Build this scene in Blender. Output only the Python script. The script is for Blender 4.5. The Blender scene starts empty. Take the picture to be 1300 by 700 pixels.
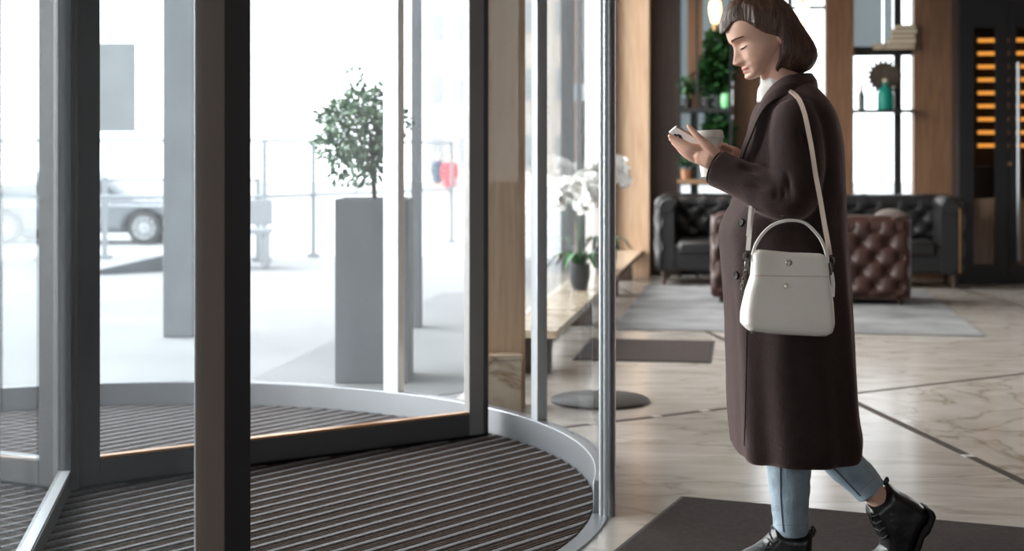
import bpy, bmesh, math, random
from mathutils import Vector, Matrix, noise
from mathutils.bvhtree import BVHTree
random.seed(7)
C = bpy.context.scene.collection
sc = bpy.context.scene
# ------------------------------------------------------------------ camera, sky, exposure
FP = 1850.0; HZ = 195.0; CAMH = 1.25
cd = bpy.data.cameras.new('camera'); cam = bpy.data.objects.new('camera', cd); C.objects.link(cam)
cam.location = (0, 0, CAMH); cam.rotation_euler = (math.pi/2, 0, 0)
cd.sensor_width = 36; cd.lens = 36*FP/1300; cd.shift_y = -(350-HZ)/1300
cd.clip_end = 300
cd.dof.use_dof = True; cd.dof.focus_distance = 4.3; cd.dof.aperture_fstop = 2.8
sc.camera = cam
sc.view_settings.view_transform = 'Standard'; sc.view_settings.look = 'None'
sc.view_settings.gamma = 1; sc.view_settings.use_curve_mapping = False
sc.view_settings.exposure = 0.0
sc.cycles.use_denoising = True
sc.cycles.max_bounces = 10; sc.cycles.transparent_max_bounces = 32
sc.cycles.diffuse_bounces = 5; sc.cycles.glossy_bounces = 4
sc.cycles.sample_clamp_indirect = 8.0
sc.cycles.caustics_reflective = False; sc.cycles.caustics_refractive = False
w = bpy.data.worlds.new('sky'); sc.world = w; w.use_nodes = True
bg = w.node_tree.nodes['Background']
bg.inputs[0].default_value = (0.94, 0.97, 1.0, 1); bg.inputs[1].default_value = 3.8

# the low bright part of the cloudy sky, ahead-left of the door
sl = bpy.data.lights.new('sun','SUN'); sl.energy = 20.0; sl.angle = math.radians(88); sl.color = (1.0,0.965,0.92)
so = bpy.data.objects.new('sun', sl); C.objects.link(so)
so.rotation_euler = Vector((-1.0,0.12,0.36)).to_track_quat('Z','Y').to_euler()

# ------------------------------------------------------------------ helpers
def P(px, py, Y): return Vector(((px-650)/FP*Y, Y, CAMH-(py-HZ)/FP*Y))
def G(px, py, z=0.0):
    Y = (CAMH-z)*FP/(py-HZ); return Vector(((px-650)/FP*Y, Y, z))

def mat(name, col, rough=0.6, metal=0.0, spec=0.5, coat=0.0, bump=0.0, bscale=50, var=0.0, vscale=5, sheen=0.0, emit=None, estr=0.0, stretch=(1,1,1), sss=0.0, trans=0.0):
    m = bpy.data.materials.new(name); m.use_nodes = True
    nt = m.node_tree; N = nt.nodes; L = nt.links; b = N['Principled BSDF']
    b.inputs['Base Color'].default_value = (*col, 1); b.inputs['Roughness'].default_value = rough
    b.inputs['Metallic'].default_value = metal; b.inputs['Specular IOR Level'].default_value = spec
    b.inputs['Coat Weight'].default_value = coat; b.inputs['Sheen Weight'].default_value = sheen
    b.inputs['Transmission Weight'].default_value = trans
    if sheen: b.inputs['Sheen Roughness'].default_value = 0.5; b.inputs['Sheen Tint'].default_value = (0.85,0.60,0.58,1)
    if sss:
        b.inputs['Subsurface Weight'].default_value = sss; b.inputs['Subsurface Radius'].default_value = (0.012,0.005,0.003); b.inputs['Subsurface Scale'].default_value = 0.6
    if emit: b.inputs['Emission Color'].default_value = (*emit, 1); b.inputs['Emission Strength'].default_value = estr
    if bump or var:
        tc = N.new('ShaderNodeTexCoord'); mp = N.new('ShaderNodeMapping'); mp.inputs['Scale'].default_value = stretch
        L.new(tc.outputs['Object'], mp.inputs['Vector'])
    if bump:
        n = N.new('ShaderNodeTexNoise'); n.inputs['Scale'].default_value = bscale; n.inputs['Detail'].default_value = 4
        L.new(mp.outputs[0], n.inputs['Vector'])
        bp = N.new('ShaderNodeBump'); bp.inputs['Strength'].default_value = bump; bp.inputs['Distance'].default_value = 0.005
        L.new(n.outputs['Fac'], bp.inputs['Height']); L.new(bp.outputs[0], b.inputs['Normal'])
    if var:
        n2 = N.new('ShaderNodeTexNoise'); n2.inputs['Scale'].default_value = vscale; n2.inputs['Detail'].default_value = 5
        L.new(mp.outputs[0], n2.inputs['Vector'])
        rp = N.new('ShaderNodeValToRGB'); rp.color_ramp.elements[0].position = 0.3; rp.color_ramp.elements[1].position = 0.7
        rp.color_ramp.elements[0].color = (*[c*(1-var) for c in col], 1)
        rp.color_ramp.elements[1].color = (*[min(1, c*(1+var)) for c in col], 1)
        L.new(n2.outputs['Fac'], rp.inputs[0]); L.new(rp.outputs[0], b.inputs['Base Color'])
    return m

def glass_mat(name, tint=(0.95,0.97,0.98), veil=0.03, ior=1.45, dscale=3.0):  # translucent veil imitates glare and haze over the glass
    m = bpy.data.materials.new(name); m.use_nodes = True
    nt = m.node_tree; N = nt.nodes; L = nt.links; N.clear()
    out = N.new('ShaderNodeOutputMaterial'); tr = N.new('ShaderNodeBsdfTransparent'); gl = N.new('ShaderNodeBsdfGlossy')
    tr.inputs[0].default_value = (*tint, 1); gl.inputs['Roughness'].default_value = 0.02; gl.inputs[0].default_value = (1,1,1,1)
    fr = N.new('ShaderNodeFresnel'); fr.inputs[0].default_value = ior
    ge = N.new('ShaderNodeNewGeometry'); iv = N.new('ShaderNodeMath'); iv.operation = 'SUBTRACT'; iv.inputs[0].default_value = 1.0; L.new(ge.outputs['Backfacing'], iv.inputs[1])
    mu_ = N.new('ShaderNodeMath'); mu_.operation = 'MULTIPLY'; L.new(fr.outputs[0], mu_.inputs[0]); L.new(iv.outputs[0], mu_.inputs[1])
    m1 = N.new('ShaderNodeMixShader'); L.new(mu_.outputs[0], m1.inputs[0]); L.new(tr.outputs[0], m1.inputs[1]); L.new(gl.outputs[0], m1.inputs[2])
    df = N.new('ShaderNodeBsdfTranslucent'); df.inputs[0].default_value = (0.8,0.85,0.9,1)
    tc = N.new('ShaderNodeTexCoord'); mp = N.new('ShaderNodeMapping'); mp.inputs['Scale'].default_value = (1,1,0.25)
    n = N.new('ShaderNodeTexNoise'); n.inputs['Scale'].default_value = dscale; n.inputs['Detail'].default_value = 6; n.inputs['Roughness'].default_value = 0.7
    L.new(tc.outputs['Object'], mp.inputs[0]); L.new(mp.outputs[0], n.inputs['Vector'])
    mr = N.new('ShaderNodeMapRange'); mr.inputs[1].default_value = 0.3; mr.inputs[2].default_value = 0.7
    mr.inputs[3].default_value = veil*0.5; mr.inputs[4].default_value = veil*1.5
    L.new(n.outputs['Fac'], mr.inputs[0])
    m2 = N.new('ShaderNodeMixShader'); L.new(mr.outputs[0], m2.inputs[0]); L.new(m1.outputs[0], m2.inputs[1]); L.new(df.outputs[0], m2.inputs[2])
    L.new(m2.outputs[0], out.inputs[0])
    return m

def wood_mat(name, c1, c2, rough=0.45, sc_=(14,14,0.8)):
    m = bpy.data.materials.new(name); m.use_nodes = True
    nt = m.node_tree; N = nt.nodes; L = nt.links; b = N['Principled BSDF']; b.inputs['Roughness'].default_value = rough
    tc = N.new('ShaderNodeTexCoord'); mp = N.new('ShaderNodeMapping'); mp.inputs['Scale'].default_value = sc_
    L.new(tc.outputs['Object'], mp.inputs[0])
    n = N.new('ShaderNodeTexNoise'); n.inputs['Scale'].default_value = 3; n.inputs['Detail'].default_value = 8; n.inputs['Distortion'].default_value = 0.6
    L.new(mp.outputs[0], n.inputs['Vector'])
    rp = N.new('ShaderNodeValToRGB'); rp.color_ramp.elements[0].position = 0.3; rp.color_ramp.elements[1].position = 0.72
    rp.color_ramp.elements[0].color = (*c1, 1); rp.color_ramp.elements[1].color = (*c2, 1)
    L.new(n.outputs['Fac'], rp.inputs[0]); L.new(rp.outputs[0], b.inputs['Base Color'])
    return m

class MB:
    def __init__(s): s.v = []; s.f = []
    def add(s, vs, fs):
        o = len(s.v); s.v += [tuple(v) for v in vs]; s.f += [tuple(i+o for i in f) for f in fs]; return s
    def box(s, c, size, ax=None):
        c = Vector(c); X, Y, Z = ax if ax else (Vector((1,0,0)), Vector((0,1,0)), Vector((0,0,1)))
        hx, hy, hz = size[0]/2, size[1]/2, size[2]/2
        vs = [c+X*(hx*a)+Y*(hy*b)+Z*(hz*d) for a in (-1,1) for b in (-1,1) for d in (-1,1)]
        return s.add(vs, [(0,1,3,2),(4,6,7,5),(0,4,5,1),(2,3,7,6),(0,2,6,4),(1,5,7,3)])
    def seg(s, a, b, wd, z0, z1, off=0.0):        # wall-like box along ground line a->b
        a = Vector((a[0],a[1],0)); b = Vector((b[0],b[1],0)); d = (b-a); l = d.length; d.normalize(); n = Vector((-d.y,d.x,0))
        c = (a+b)/2 + n*off; c.z = (z0+z1)/2
        return s.box(c, (l, wd, z1-z0), (d, n, Vector((0,0,1))))
    def rings(s, R, closed=True, cap=True):
        n = len(R[0]); vs = [p for r in R for p in r]; fs = []
        for i in range(len(R)-1):
            for j in range(n if closed else n-1):
                k = (j+1) % n; fs.append((i*n+j, i*n+k, (i+1)*n+k, (i+1)*n+j))
        if cap: fs.append(tuple(range(n-1,-1,-1))); fs.append(tuple(range((len(R)-1)*n, len(R)*n)))
        return s.add(vs, fs)
    def tube(s, pts, rad, n=10, cap=True, round_=False):
        pts = [Vector(p) for p in pts]
        if not isinstance(rad, (list, tuple)): rad = [rad]*len(pts)
        if round_:
            d0 = (pts[0]-pts[1]).normalized(); d1 = (pts[-1]-pts[-2]).normalized()
            pre = [(pts[0]+d0*rad[0]*math.sin(t), rad[0]*math.cos(t)) for t in (1.4,1.0,0.5)]
            post = [(pts[-1]+d1*rad[-1]*math.sin(t), rad[-1]*math.cos(t)) for t in (0.5,1.0,1.4)]
            pts = [p for p,_ in pre]+pts+[p for p,_ in post]; rad = [r for _,r in pre]+list(rad)+[r for _,r in post]
        t0 = (pts[1]-pts[0]).normalized(); u = t0.orthogonal().normalized(); R = []
        for i, p in enumerate(pts):
            t = (pts[min(i+1,len(pts)-1)]-pts[max(i-1,0)]).normalized()
            u = (u - t*u.dot(t)).normalized(); v = t.cross(u)
            R.append([p+(u*math.cos(2*math.pi*k/n)+v*math.sin(2*math.pi*k/n))*rad[i] for k in range(n)])
        return s.rings(R, True, cap)
    def lathe(s, c, prof, n=32, ax=None):         # prof: (r, h)
        c = Vector(c); X, Y, Z = ax if ax else (Vector((1,0,0)), Vector((0,1,0)), Vector((0,0,1)))
        R = [[c+(X*math.cos(2*math.pi*k/n)+Y*math.sin(2*math.pi*k/n))*max(r,1e-4)+Z*h for k in range(n)] for r, h in prof]
        return s.rings(R)
    def ball(s, c, r, n=16, m=10, ax=None):
        if not isinstance(r, (list, tuple)): r = (r,r,r)
        X, Y, Z = ax if ax else (Vector((1,0,0)), Vector((0,1,0)), Vector((0,0,1)))
        c = Vector(c); R = []
        for i in range(m+1):
            t = math.pi*(0.02+0.96*i/m) - math.pi/2
            R.append([c+X*(r[0]*math.cos(t)*math.cos(2*math.pi*k/n))+Y*(r[1]*math.cos(t)*math.sin(2*math.pi*k/n))+Z*(r[2]*math.sin(t)) for k in range(n)])
        return s.rings(R)
    def build(s, name, m, parent=None, smooth=False, bevel=0.0, fix=True):
        me = bpy.data.meshes.new(name); me.from_pydata(s.v, [], s.f)
        if fix:
            bm = bmesh.new(); bm.from_mesh(me); bmesh.ops.recalc_face_normals(bm, faces=bm.faces); bm.to_mesh(me); bm.free()
        return link(name, me, m, parent, smooth, bevel)

def link(name, me, m, parent=None, smooth=False, bevel=0.0):
    o = bpy.data.objects.new(name, me); C.objects.link(o)
    if m: me.materials.append(m)
    if smooth:
        me.polygons.foreach_set('use_smooth', [True]*len(me.polygons)); me.set_sharp_from_angle(angle=0.75)
    if bevel:
        b = o.modifiers.new('bevel', 'BEVEL'); b.width = bevel; b.segments = 2; b.limit_method = 'ANGLE'; b.angle_limit = 0.7
        b.harden_normals = False
    if parent: o.parent = parent; o.matrix_parent_inverse = Matrix.Translation(parent.location).inverted() if parent.type == 'EMPTY' and not parent.parent else Matrix.Identity(4)
    return o
def tag(o, label, cat, group=None, kind=None):
    o['label'] = label; o['category'] = cat
    if group: o['group'] = group
    if kind: o['kind'] = kind
    return o
def thing(name, label, cat, loc=(0,0,0), group=None):
    o = bpy.data.objects.new(name, None); C.objects.link(o); o.location = loc; o.empty_display_size = 0.1
    return tag(o, label, cat, group)
def struct(o): o['kind'] = 'structure'; return o

def spl(pts, n):          # Catmull-Rom through tuples (any dimension), n steps per span
    out = []; L = len(pts)
    for i in range(L-1):
        p0, p1, p2, p3 = pts[max(i-1,0)], pts[i], pts[i+1], pts[min(i+2,L-1)]
        for k in range(n):
            t = k/n
            out.append(tuple(0.5*(2*b+(c-a)*t+(2*a-5*b+4*c-d)*t*t+(3*b-a-3*c+d)*t**3) for a,b,c,d in zip(p0,p1,p2,p3)))
    out.append(tuple(pts[-1])); return out
def lerp_tab(tab, x):
    if x <= tab[0][0]: return tab[0][1:]
    for a, b in zip(tab, tab[1:]):
        if x <= b[0]:
            t = (x-a[0])/(b[0]-a[0]); return tuple(p+(q-p)*t for p, q in zip(a[1:], b[1:]))
    return tab[-1][1:]
def smooth_tab(tab, n=8): return spl(tab, n)

def seg_d(p, a, b):
    ax, ay = a; bx, by = b; dx, dy = bx-ax, by-ay; L = dx*dx+dy*dy
    t = max(0, min(1, ((p[0]-ax)*dx+(p[1]-ay)*dy)/L)) if L else 0
    q = (ax+dx*t, ay+dy*t); return math.hypot(p[0]-q[0], p[1]-q[1]), q
def inflate(poly, step, wf, toworld, mb=None):
    """closed solid from a side outline: wf(p, edge_distance) -> (lateral -, lateral +)"""
    mb = mb or MB()
    xs = [p[0] for p in poly]; ys = [p[1] for p in poly]; n = len(poly)
    def inside(p):
        c = False
        for i in range(n):
            a, b = poly[i], poly[i-1]
            if (a[1] > p[1]) != (b[1] > p[1]) and p[0] < (b[0]-a[0])*(p[1]-a[1])/(b[1]-a[1])+a[0]: c = not c
        return c
    def near(p): return min((seg_d(p, poly[i-1], poly[i]) for i in range(n)), key=lambda t: t[0])
    x0, y0 = min(xs)-step*.37, min(ys)-step*.41
    nx = int((max(xs)-x0)/step)+2; ny = int((max(ys)-y0)/step)+2
    cells = [(i,j) for i in range(nx) for j in range(ny) if inside((x0+(i+.5)*step, y0+(j+.5)*step))]
    cs = set(cells); cnt = {}
    for i, j in cells:
        for q in ((i,j),(i+1,j),(i+1,j+1),(i,j+1)): cnt[q] = cnt.get(q, 0)+1
    idx = {}; vs = []
    for q, k in cnt.items():
        p = (x0+q[0]*step, y0+q[1]*step); d, np_ = near(p)
        if k < 4: p = np_; d = 0.0
        a, b = wf(p, d)
        vs.append(toworld(p, a)); vs.append(toworld(p, b)); idx[q] = (len(vs)-2, len(vs)-1)
    fs = []
    for i, j in cells:
        q = [(i,j),(i+1,j),(i+1,j+1),(i,j+1)]
        fs.append(tuple(idx[k][0] for k in q)); fs.append(tuple(idx[k][1] for k in reversed(q)))
        for a, b, nb in ((0,1,(i,j-1)),(1,2,(i+1,j)),(2,3,(i,j+1)),(3,0,(i-1,j))):
            if nb not in cs: fs.append((idx[q[b]][0], idx[q[a]][0], idx[q[a]][1], idx[q[b]][1]))
    return mb.add(vs, fs)

def remesh(mb, voxel, smooth_it=2, disp=None, fac=0.5):
    me = bpy.data.meshes.new('tmp'); me.from_pydata(mb.v, [], mb.f)
    bm = bmesh.new(); bm.from_mesh(me); bmesh.ops.remove_doubles(bm, verts=bm.verts, dist=1e-5)
    bmesh.ops.recalc_face_normals(bm, faces=bm.faces); bm.to_mesh(me); bm.free()
    o = bpy.data.objects.new('tmp', me); C.objects.link(o)
    r = o.modifiers.new('r', 'REMESH'); r.mode = 'VOXEL'; r.voxel_size = voxel
    if smooth_it:
        s_ = o.modifiers.new('s', 'SMOOTH'); s_.factor = fac; s_.iterations = smooth_it
    dg = bpy.context.evaluated_depsgraph_get(); m2 = bpy.data.meshes.new_from_object(o.evaluated_get(dg))
    bpy.data.objects.remove(o); bpy.data.meshes.remove(me)
    if disp:
        bm = bmesh.new(); bm.from_mesh(m2); bm.normal_update()
        mv = [(v, disp(v.co.copy(), v.normal.copy())) for v in bm.verts]
        for v, d in mv: v.co += d if isinstance(d, Vector) else v.normal*d
        bm.to_mesh(m2); bm.free()
    m2.materials.clear()
    return m2

# ------------------------------------------------------------------ materials
M = {}
M['alu'] = mat('dark_aluminium', (0.062,0.062,0.066), 0.45, 0.2)
M['alu_mid'] = mat('grey_aluminium', (0.30,0.32,0.34), 0.35, 0.75)
M['alu_light'] = mat('brushed_light_aluminium', (0.46,0.49,0.52), 0.35, 0.5, bump=0.05, bscale=80, stretch=(1,1,0.1))
M['lit_brown'] = mat('lit_face_brown', (0.085,0.060,0.048), 0.55, 0.0, spec=0.3)
M['black'] = mat('black_powder_coat', (0.008,0.008,0.010), 0.6, spec=0.25)
M['steel_curb'] = mat('satin_steel', (0.21,0.222,0.24), 0.40, 0.7, bump=0.04, bscale=60)
M['glass'] = glass_mat('door_glass', (0.965,0.972,0.975), 0.012, 1.25)
M['cglass'] = glass_mat('curved_door_glass', (0.955,0.97,0.975), 0.007, 1.08)
M['glass_clear'] = glass_mat('window_glass', (0.96,0.97,0.97), 0.012)
M['wood_lit'] = wood_mat('lit_wood_veneer', (0.42,0.27,0.17), (0.58,0.41,0.28))  # paler wood copy: light falling on these piers put into the colour
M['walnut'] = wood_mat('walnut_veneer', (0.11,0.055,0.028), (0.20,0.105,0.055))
M['darkwood'] = wood_mat('dark_stained_wood', (0.03,0.016,0.011), (0.06,0.032,0.021))
M['plaster'] = mat('ceiling_plaster', (0.55,0.5,0.45), 0.9, var=0.05)
M['pave'] = mat('pale_concrete_paving', (0.165,0.172,0.182), 0.85, bump=0.3, bscale=8, var=0.12, vscale=0.8)
M['pave_dark'] = mat('stone_and_reflection_grey', (0.11,0.118,0.125), 0.8, bump=0.3, bscale=8, var=0.1, vscale=1.2)
M['asphalt'] = mat('worn_asphalt', (0.30,0.31,0.32), 0.9, var=0.1)
M['planter'] = mat('grey_fibre_cement', (0.13,0.143,0.16), 0.6, var=0.08, vscale=3)
M['column'] = mat('grey_painted_column', (0.14,0.152,0.165), 0.6, var=0.12, vscale=4)
M['leaf'] = mat('shrub_leaf', (0.08,0.15,0.085), 0.5, var=0.5, vscale=9)
M['leaf_in'] = mat('indoor_leaf', (0.02,0.075,0.022), 0.4, var=0.5, vscale=9)
M['bark'] = mat('bark', (0.09,0.06,0.04), 0.9)
M['soil'] = mat('soil', (0.02,0.015,0.01), 0.95)
M['blackleather'] = mat('black_leather', (0.008,0.008,0.009), 0.42, spec=0.5, bump=0.15, bscale=60)
M['brownleather'] = mat('oxblood_brown_leather', (0.03,0.011,0.0075), 0.5, spec=0.4, bump=0.15, bscale=60, var=0.2, vscale=6)
M['brass'] = mat('aged_brass', (0.55,0.33,0.14), 0.35, 1.0)
M['petal'] = mat('white_orchid_petal', (0.85,0.85,0.84), 0.6, sss=0.0)
M['pot'] = mat('black_ceramic', (0.02,0.02,0.022), 0.3)

def marble(name, base, vein, sc_=1.0, ang=0.0, stretch=(1,1,1), rough=0.2):
    m = bpy.data.materials.new(name); m.use_nodes = True
    nt = m.node_tree; N = nt.nodes; L = nt.links; b = N['Principled BSDF']
    b.inputs['Roughness'].default_value = rough; b.inputs['Specular IOR Level'].default_value = 0.55
    tc = N.new('ShaderNodeTexCoord'); mp = N.new('ShaderNodeMapping'); mp.inputs['Rotation'].default_value = (0,0,ang); mp.inputs['Scale'].default_value = stretch
    L.new(tc.outputs['Object'], mp.inputs[0])
    n = N.new('ShaderNodeTexNoise'); n.inputs['Scale'].default_value = 1.1*sc_; n.inputs['Detail'].default_value = 5; n.inputs['Distortion'].default_value = 0.8
    L.new(mp.outputs[0], n.inputs['Vector'])
    # ridge |n-0.5| gives thin veins
    s1 = N.new('ShaderNodeMath'); s1.operation = 'SUBTRACT'; s1.inputs[1].default_value = 0.5; L.new(n.outputs['Fac'], s1.inputs[0])
    a1 = N.new('ShaderNodeMath'); a1.operation = 'ABSOLUTE'; L.new(s1.outputs[0], a1.inputs[0])
    rp = N.new('ShaderNodeValToRGB'); e = rp.color_ramp.elements
    e[0].position = 0.0; e[0].color = (*vein, 1); e[1].position = 0.035; e[1].color = (*base, 1)
    x = e.new(0.008); x.color = (*[ (p+q)/2 for p,q in zip(base,vein)], 1)
    L.new(a1.outputs[0], rp.inputs[0])
    n2 = N.new('ShaderNodeTexNoise'); n2.inputs['Scale'].default_value = 2.6*sc_; n2.inputs['Detail'].default_value = 6; n2.inputs['Distortion'].default_value = 0.4
    L.new(mp.outputs[0], n2.inputs['Vector'])
    r2 = N.new('ShaderNodeValToRGB'); r2.color_ramp.elements[0].position = 0.35; r2.color_ramp.elements[1].position = 0.7
    r2.color_ramp.elements[0].color = (0.80,0.78,0.75,1); r2.color_ramp.elements[1].color = (1,1,1,1)
    L.new(n2.outputs['Fac'], r2.inputs[0])
    mx = N.new('ShaderNodeMix'); mx.data_type = 'RGBA'; mx.blend_type = 'MULTIPLY'; mx.inputs['Factor'].default_value = 1.0
    L.new(rp.outputs[0], mx.inputs['A']); L.new(r2.outputs[0], mx.inputs['B']); L.new(mx.outputs['Result'], b.inputs['Base Color'])
    return m
M['marble'] = marble('cream_marble', (0.38,0.36,0.338), (0.27,0.245,0.22), 0.9, 0.5, (1,3.2,1))
M['marble2'] = marble('veined_white_marble', (0.39,0.372,0.35), (0.24,0.215,0.18), 1.5, 0.3, (1,1,1))
M['bench_marble'] = marble('honey_marble', (0.50,0.42,0.33), (0.28,0.2,0.13), 2.5, 0.2, (1,1,1), 0.15)

# ------------------------------------------------------------------ plan of the place
CC = Vector((-1.60, 5.32, 0)); R = 1.90                 # revolving door centre and inner radius
LO = Vector((1.11, 15.2, 0)); LU = Vector((0.9874,-0.158,0)); LD = Vector((0.158,0.9874,0)); ZZ = Vector((0,0,1))
def L2(u, v, z=0.0): return LO + LU*u + LD*v + ZZ*z
def bu(px, v=0.0):
    k = (px-650)/FP; o = LO+LD*v
    return (k*o.y-o.x)/(LU.x-k*LU.y)
def cpt(deg, r=R, z=0.0): return Vector((CC.x+r*math.cos(math.radians(deg)), CC.y+r*math.sin(math.radians(deg)), z))
H_IN = 4.0
PA = math.radians(50); FD = Vector((math.cos(PA), math.sin(PA), 0))     # facade line through the door
F0 = CC - FD*1.98; F1 = CC + FD*1.98                                    # where facade meets the drum
FEND = CC - FD*9.5

# floor: polygon of the lobby
mb = MB()
zf = 0.0
pf = [FEND, CC, CC+FD*2.3, L2(-0.15,-8.2), L2(-0.15,0.12), L2(9,0.12), Vector((9.5,-4,0)), Vector((FEND.x,-4,0))]
vs = [Vector((p.x,p.y,zf)) for p in pf]; vb = [Vector((p.x,p.y,zf-0.1)) for p in pf]; n = len(pf)
mb.add(vs+vb, [tuple(range(n)), tuple(range(2*n-1,n-1,-1))]+[(i,(i+1)%n,n+(i+1)%n,n+i) for i in range(n)])
fl = struct(mb.build('floor', M['marble']))
# veined slab area right of the long inlay, one large slab panel laid in the floor
T0 = Vector((1.345,10.37,0)); T1 = Vector((1.944,5.532,0)); TD = (T1-T0).normalized()
S0 = Vector((0.489,6.801,0)); S1 = Vector((2.902,8.259,0)); SD = (S1-S0).normalized()
def isect(a, d, b, e):
    den = d.x*e.y-d.y*e.x; t = ((b.x-a.x)*e.y-(b.y-a.y)*e.x)/den; return a+d*t
X1 = isect(T0, TD, S0, SD)
mb = MB(); q = [X1, X1+TD*6, X1+TD*6+SD*5, X1+SD*5]
mb.add([Vector((p.x,p.y,0.0008)) for p in q]+[Vector((p.x,p.y,0.0001)) for p in q], [(0,1,2,3),(7,6,5,4),(0,4,5,1),(1,5,6,2),(2,6,7,3),(3,7,4,0)])
struct(mb.build('floor_slab', M['marble2']))
M['inlay'] = mat('dark_bronze_inlay', (0.035,0.026,0.02), 0.5, 0.0, spec=0.3)
M['inlay_joint'] = mat('pale_joint', (0.35,0.34,0.32), 0.5)
def inlay(i, a, b, wd, joints=()):
    o = struct(MB().seg(a, b, wd, 0.0, 0.0016).build('trim_%d' % i, M['inlay']))
    for t in joints:
        c = a.lerp(b, t); d = (b-a).normalized()
        struct(MB().seg(c, c+d*0.05, wd*1.01, 0.0, 0.0019).build('trim_%d_joint' % i, M['inlay_joint'], o))
inlay(1, T0-TD*2.2, X1, 0.04); inlay(2, X1, X1+TD*6, 0.042, (0.25,0.42))
inlay(3, S0-SD*1.0, X1, 0.035, (0.35,0.5,0.62)); inlay(4, X1, X1+SD*5, 0.035, (0.35,0.62))
V0 = Vector((1.0,13.5,0)); V1 = Vector((1.30,10.9,0)); inlay(5, V0, V1, 0.03)
inlay(6, Vector((4.13,13.6,0)), Vector((4.2,9.6,0)), 0.035)

# ceiling (above the frame) and unseen closing walls
mb = MB(); pc = [FEND, CC-FD*1.2, CC+FD*2.3, L2(-0.15,-8.2), L2(-0.15,0.12), L2(9,0.12), Vector((9.5,-4,0)), Vector((FEND.x,-4,0))]
vs = [Vector((p.x,p.y,H_IN)) for p in pc]; vb = [Vector((p.x,p.y,H_IN+0.1)) for p in pc]
mb.add(vs+vb, [tuple(range(n)), tuple(range(2*n-1,n-1,-1))]+[(i,(i+1)%n,n+(i+1)%n,n+i) for i in range(n)])
struct(mb.build('ceiling', M['plaster']))
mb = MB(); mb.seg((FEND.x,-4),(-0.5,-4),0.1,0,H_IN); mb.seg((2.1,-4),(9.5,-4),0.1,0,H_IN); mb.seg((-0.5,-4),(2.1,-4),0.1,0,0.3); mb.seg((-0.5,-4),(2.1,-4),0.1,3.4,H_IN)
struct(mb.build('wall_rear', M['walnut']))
rw = struct(MB().seg((-0.5,-4),(2.1,-4),0.08,0.3,0.36).build('rear_fill_window', M['alu']))  # added window, unseen, lighting the camera side of coat and bag
for x_ in (-0.47,0.8,2.07): MB().box((x_,-4,1.88),(0.06,0.08,3.04)).build('mullion', M['alu'], rw)
for x_ in (0.165,1.435): MB().box((x_,-4,1.88),(1.2,0.012,3.04)).build('pane', M['glass_clear'], rw)
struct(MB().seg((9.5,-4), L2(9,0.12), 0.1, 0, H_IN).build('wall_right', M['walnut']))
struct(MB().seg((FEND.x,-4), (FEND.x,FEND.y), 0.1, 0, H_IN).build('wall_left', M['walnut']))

# facade beside the camera (left): posts and glass
def facade(name, a, b, nbay, z0=0.0, z1=H_IN, head=3.25, wd=0.09, gm='glass_clear'):
    o = struct(MB().seg(a, b, 0.12, head, z1).build(name, M['alu']))
    a = Vector((a[0],a[1],0)); b = Vector((b[0],b[1],0))
    for i in range(nbay+1):
        p = a.lerp(b, i/nbay); d = (b-a).normalized()
        MB().seg(p-d*wd/2, p+d*wd/2, 0.12, z0, head).build('mullion', M['alu'], o)
    for i in range(nbay):
        p = a.lerp(b, i/nbay); q = a.lerp(b, (i+1)/nbay); d = (b-a).normalized()
        MB().seg(p+d*wd/2, q-d*wd/2, 0.012, z0+0.06, head).build('pane', M[gm], o)
    MB().seg(a, b, 0.1, z0, z0+0.06).build('sill_rail', M['alu'], o)
    return o
facade('window_1', CC-FD*2.05, CC-FD*3.3, 1)
struct(MB().seg(CC-FD*3.3, FEND, 0.14, 0, H_IN).build('blocking_wall_front', M['walnut']))  # unseen opaque wall, put in to keep daylight off the near post

# ------------------------------------------------------------------ revolving door: enclosure
A_IN0, A_IN1 = -62.3, -8.6; A_OUT0, A_OUT1 = 117.7, 171.4
def arc_solid(a0, a1, r0, r1, z0, z1, n=48, mb=None):
    mb = mb or MB(); RR = []
    for i in range(n+1):
        a = a0+(a1-a0)*i/n; RR.append([cpt(a,r0,z0), cpt(a,r1,z0), cpt(a,r1,z1), cpt(a,r0,z1)])
    return mb.rings(RR)
enc = thing('revolving_door_enclosure', 'round glazed drum of the revolving door with pale steel kerb and grey posts', 'door enclosure', CC)
ZT = 2.9
arc_solid(A_IN1+0.4, A_OUT0, R, R+0.055, 0, 0.117).build('kerb', M['steel_curb'], enc, True, 0.004)
arc_solid(A_OUT1, 360+A_IN0, R, R+0.07, 0, 0.117).build('kerb', M['steel_curb'], enc, True, 0.004)
arc_solid(A_IN1, A_OUT0, R+0.028, R+0.040, 0.117, ZT, 64).build('curved_glass', M['cglass'], enc, True)
arc_solid(A_OUT1, 360+A_IN0-1.2, R+0.028, R+0.040, 0.117, ZT, 64).build('curved_glass', M['cglass'], enc, True)
arc_solid(0, 360, R-0.02, R+0.10, ZT, ZT+0.35, 72).build('canopy_ring', M['alu_mid'], enc, True)
mb = MB(); mb.lathe((CC.x,CC.y,0), [(0,ZT+0.02),(R,ZT+0.02),(R,ZT+0.3),(0,ZT+0.3)], 64); mb.build('canopy_soffit', M['alu_mid'], enc)
# interior lobby fascia above the canopy, joining the facade
struct(MB().seg(CC-FD*2.05, CC+FD*2.05, 0.12, ZT+0.36, H_IN).build('wall_above_door', M['darkwood']))
# floor ring in the openings
arc_solid(A_IN0, A_IN1, R+0.0, R+0.055, 0.0, 0.006).build('floor_ring', M['steel_curb'], enc)
arc_solid(A_OUT0, A_OUT1, R+0.0, R+0.055, 0.0, 0.006).build('floor_ring', M['steel_curb'], enc)
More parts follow.
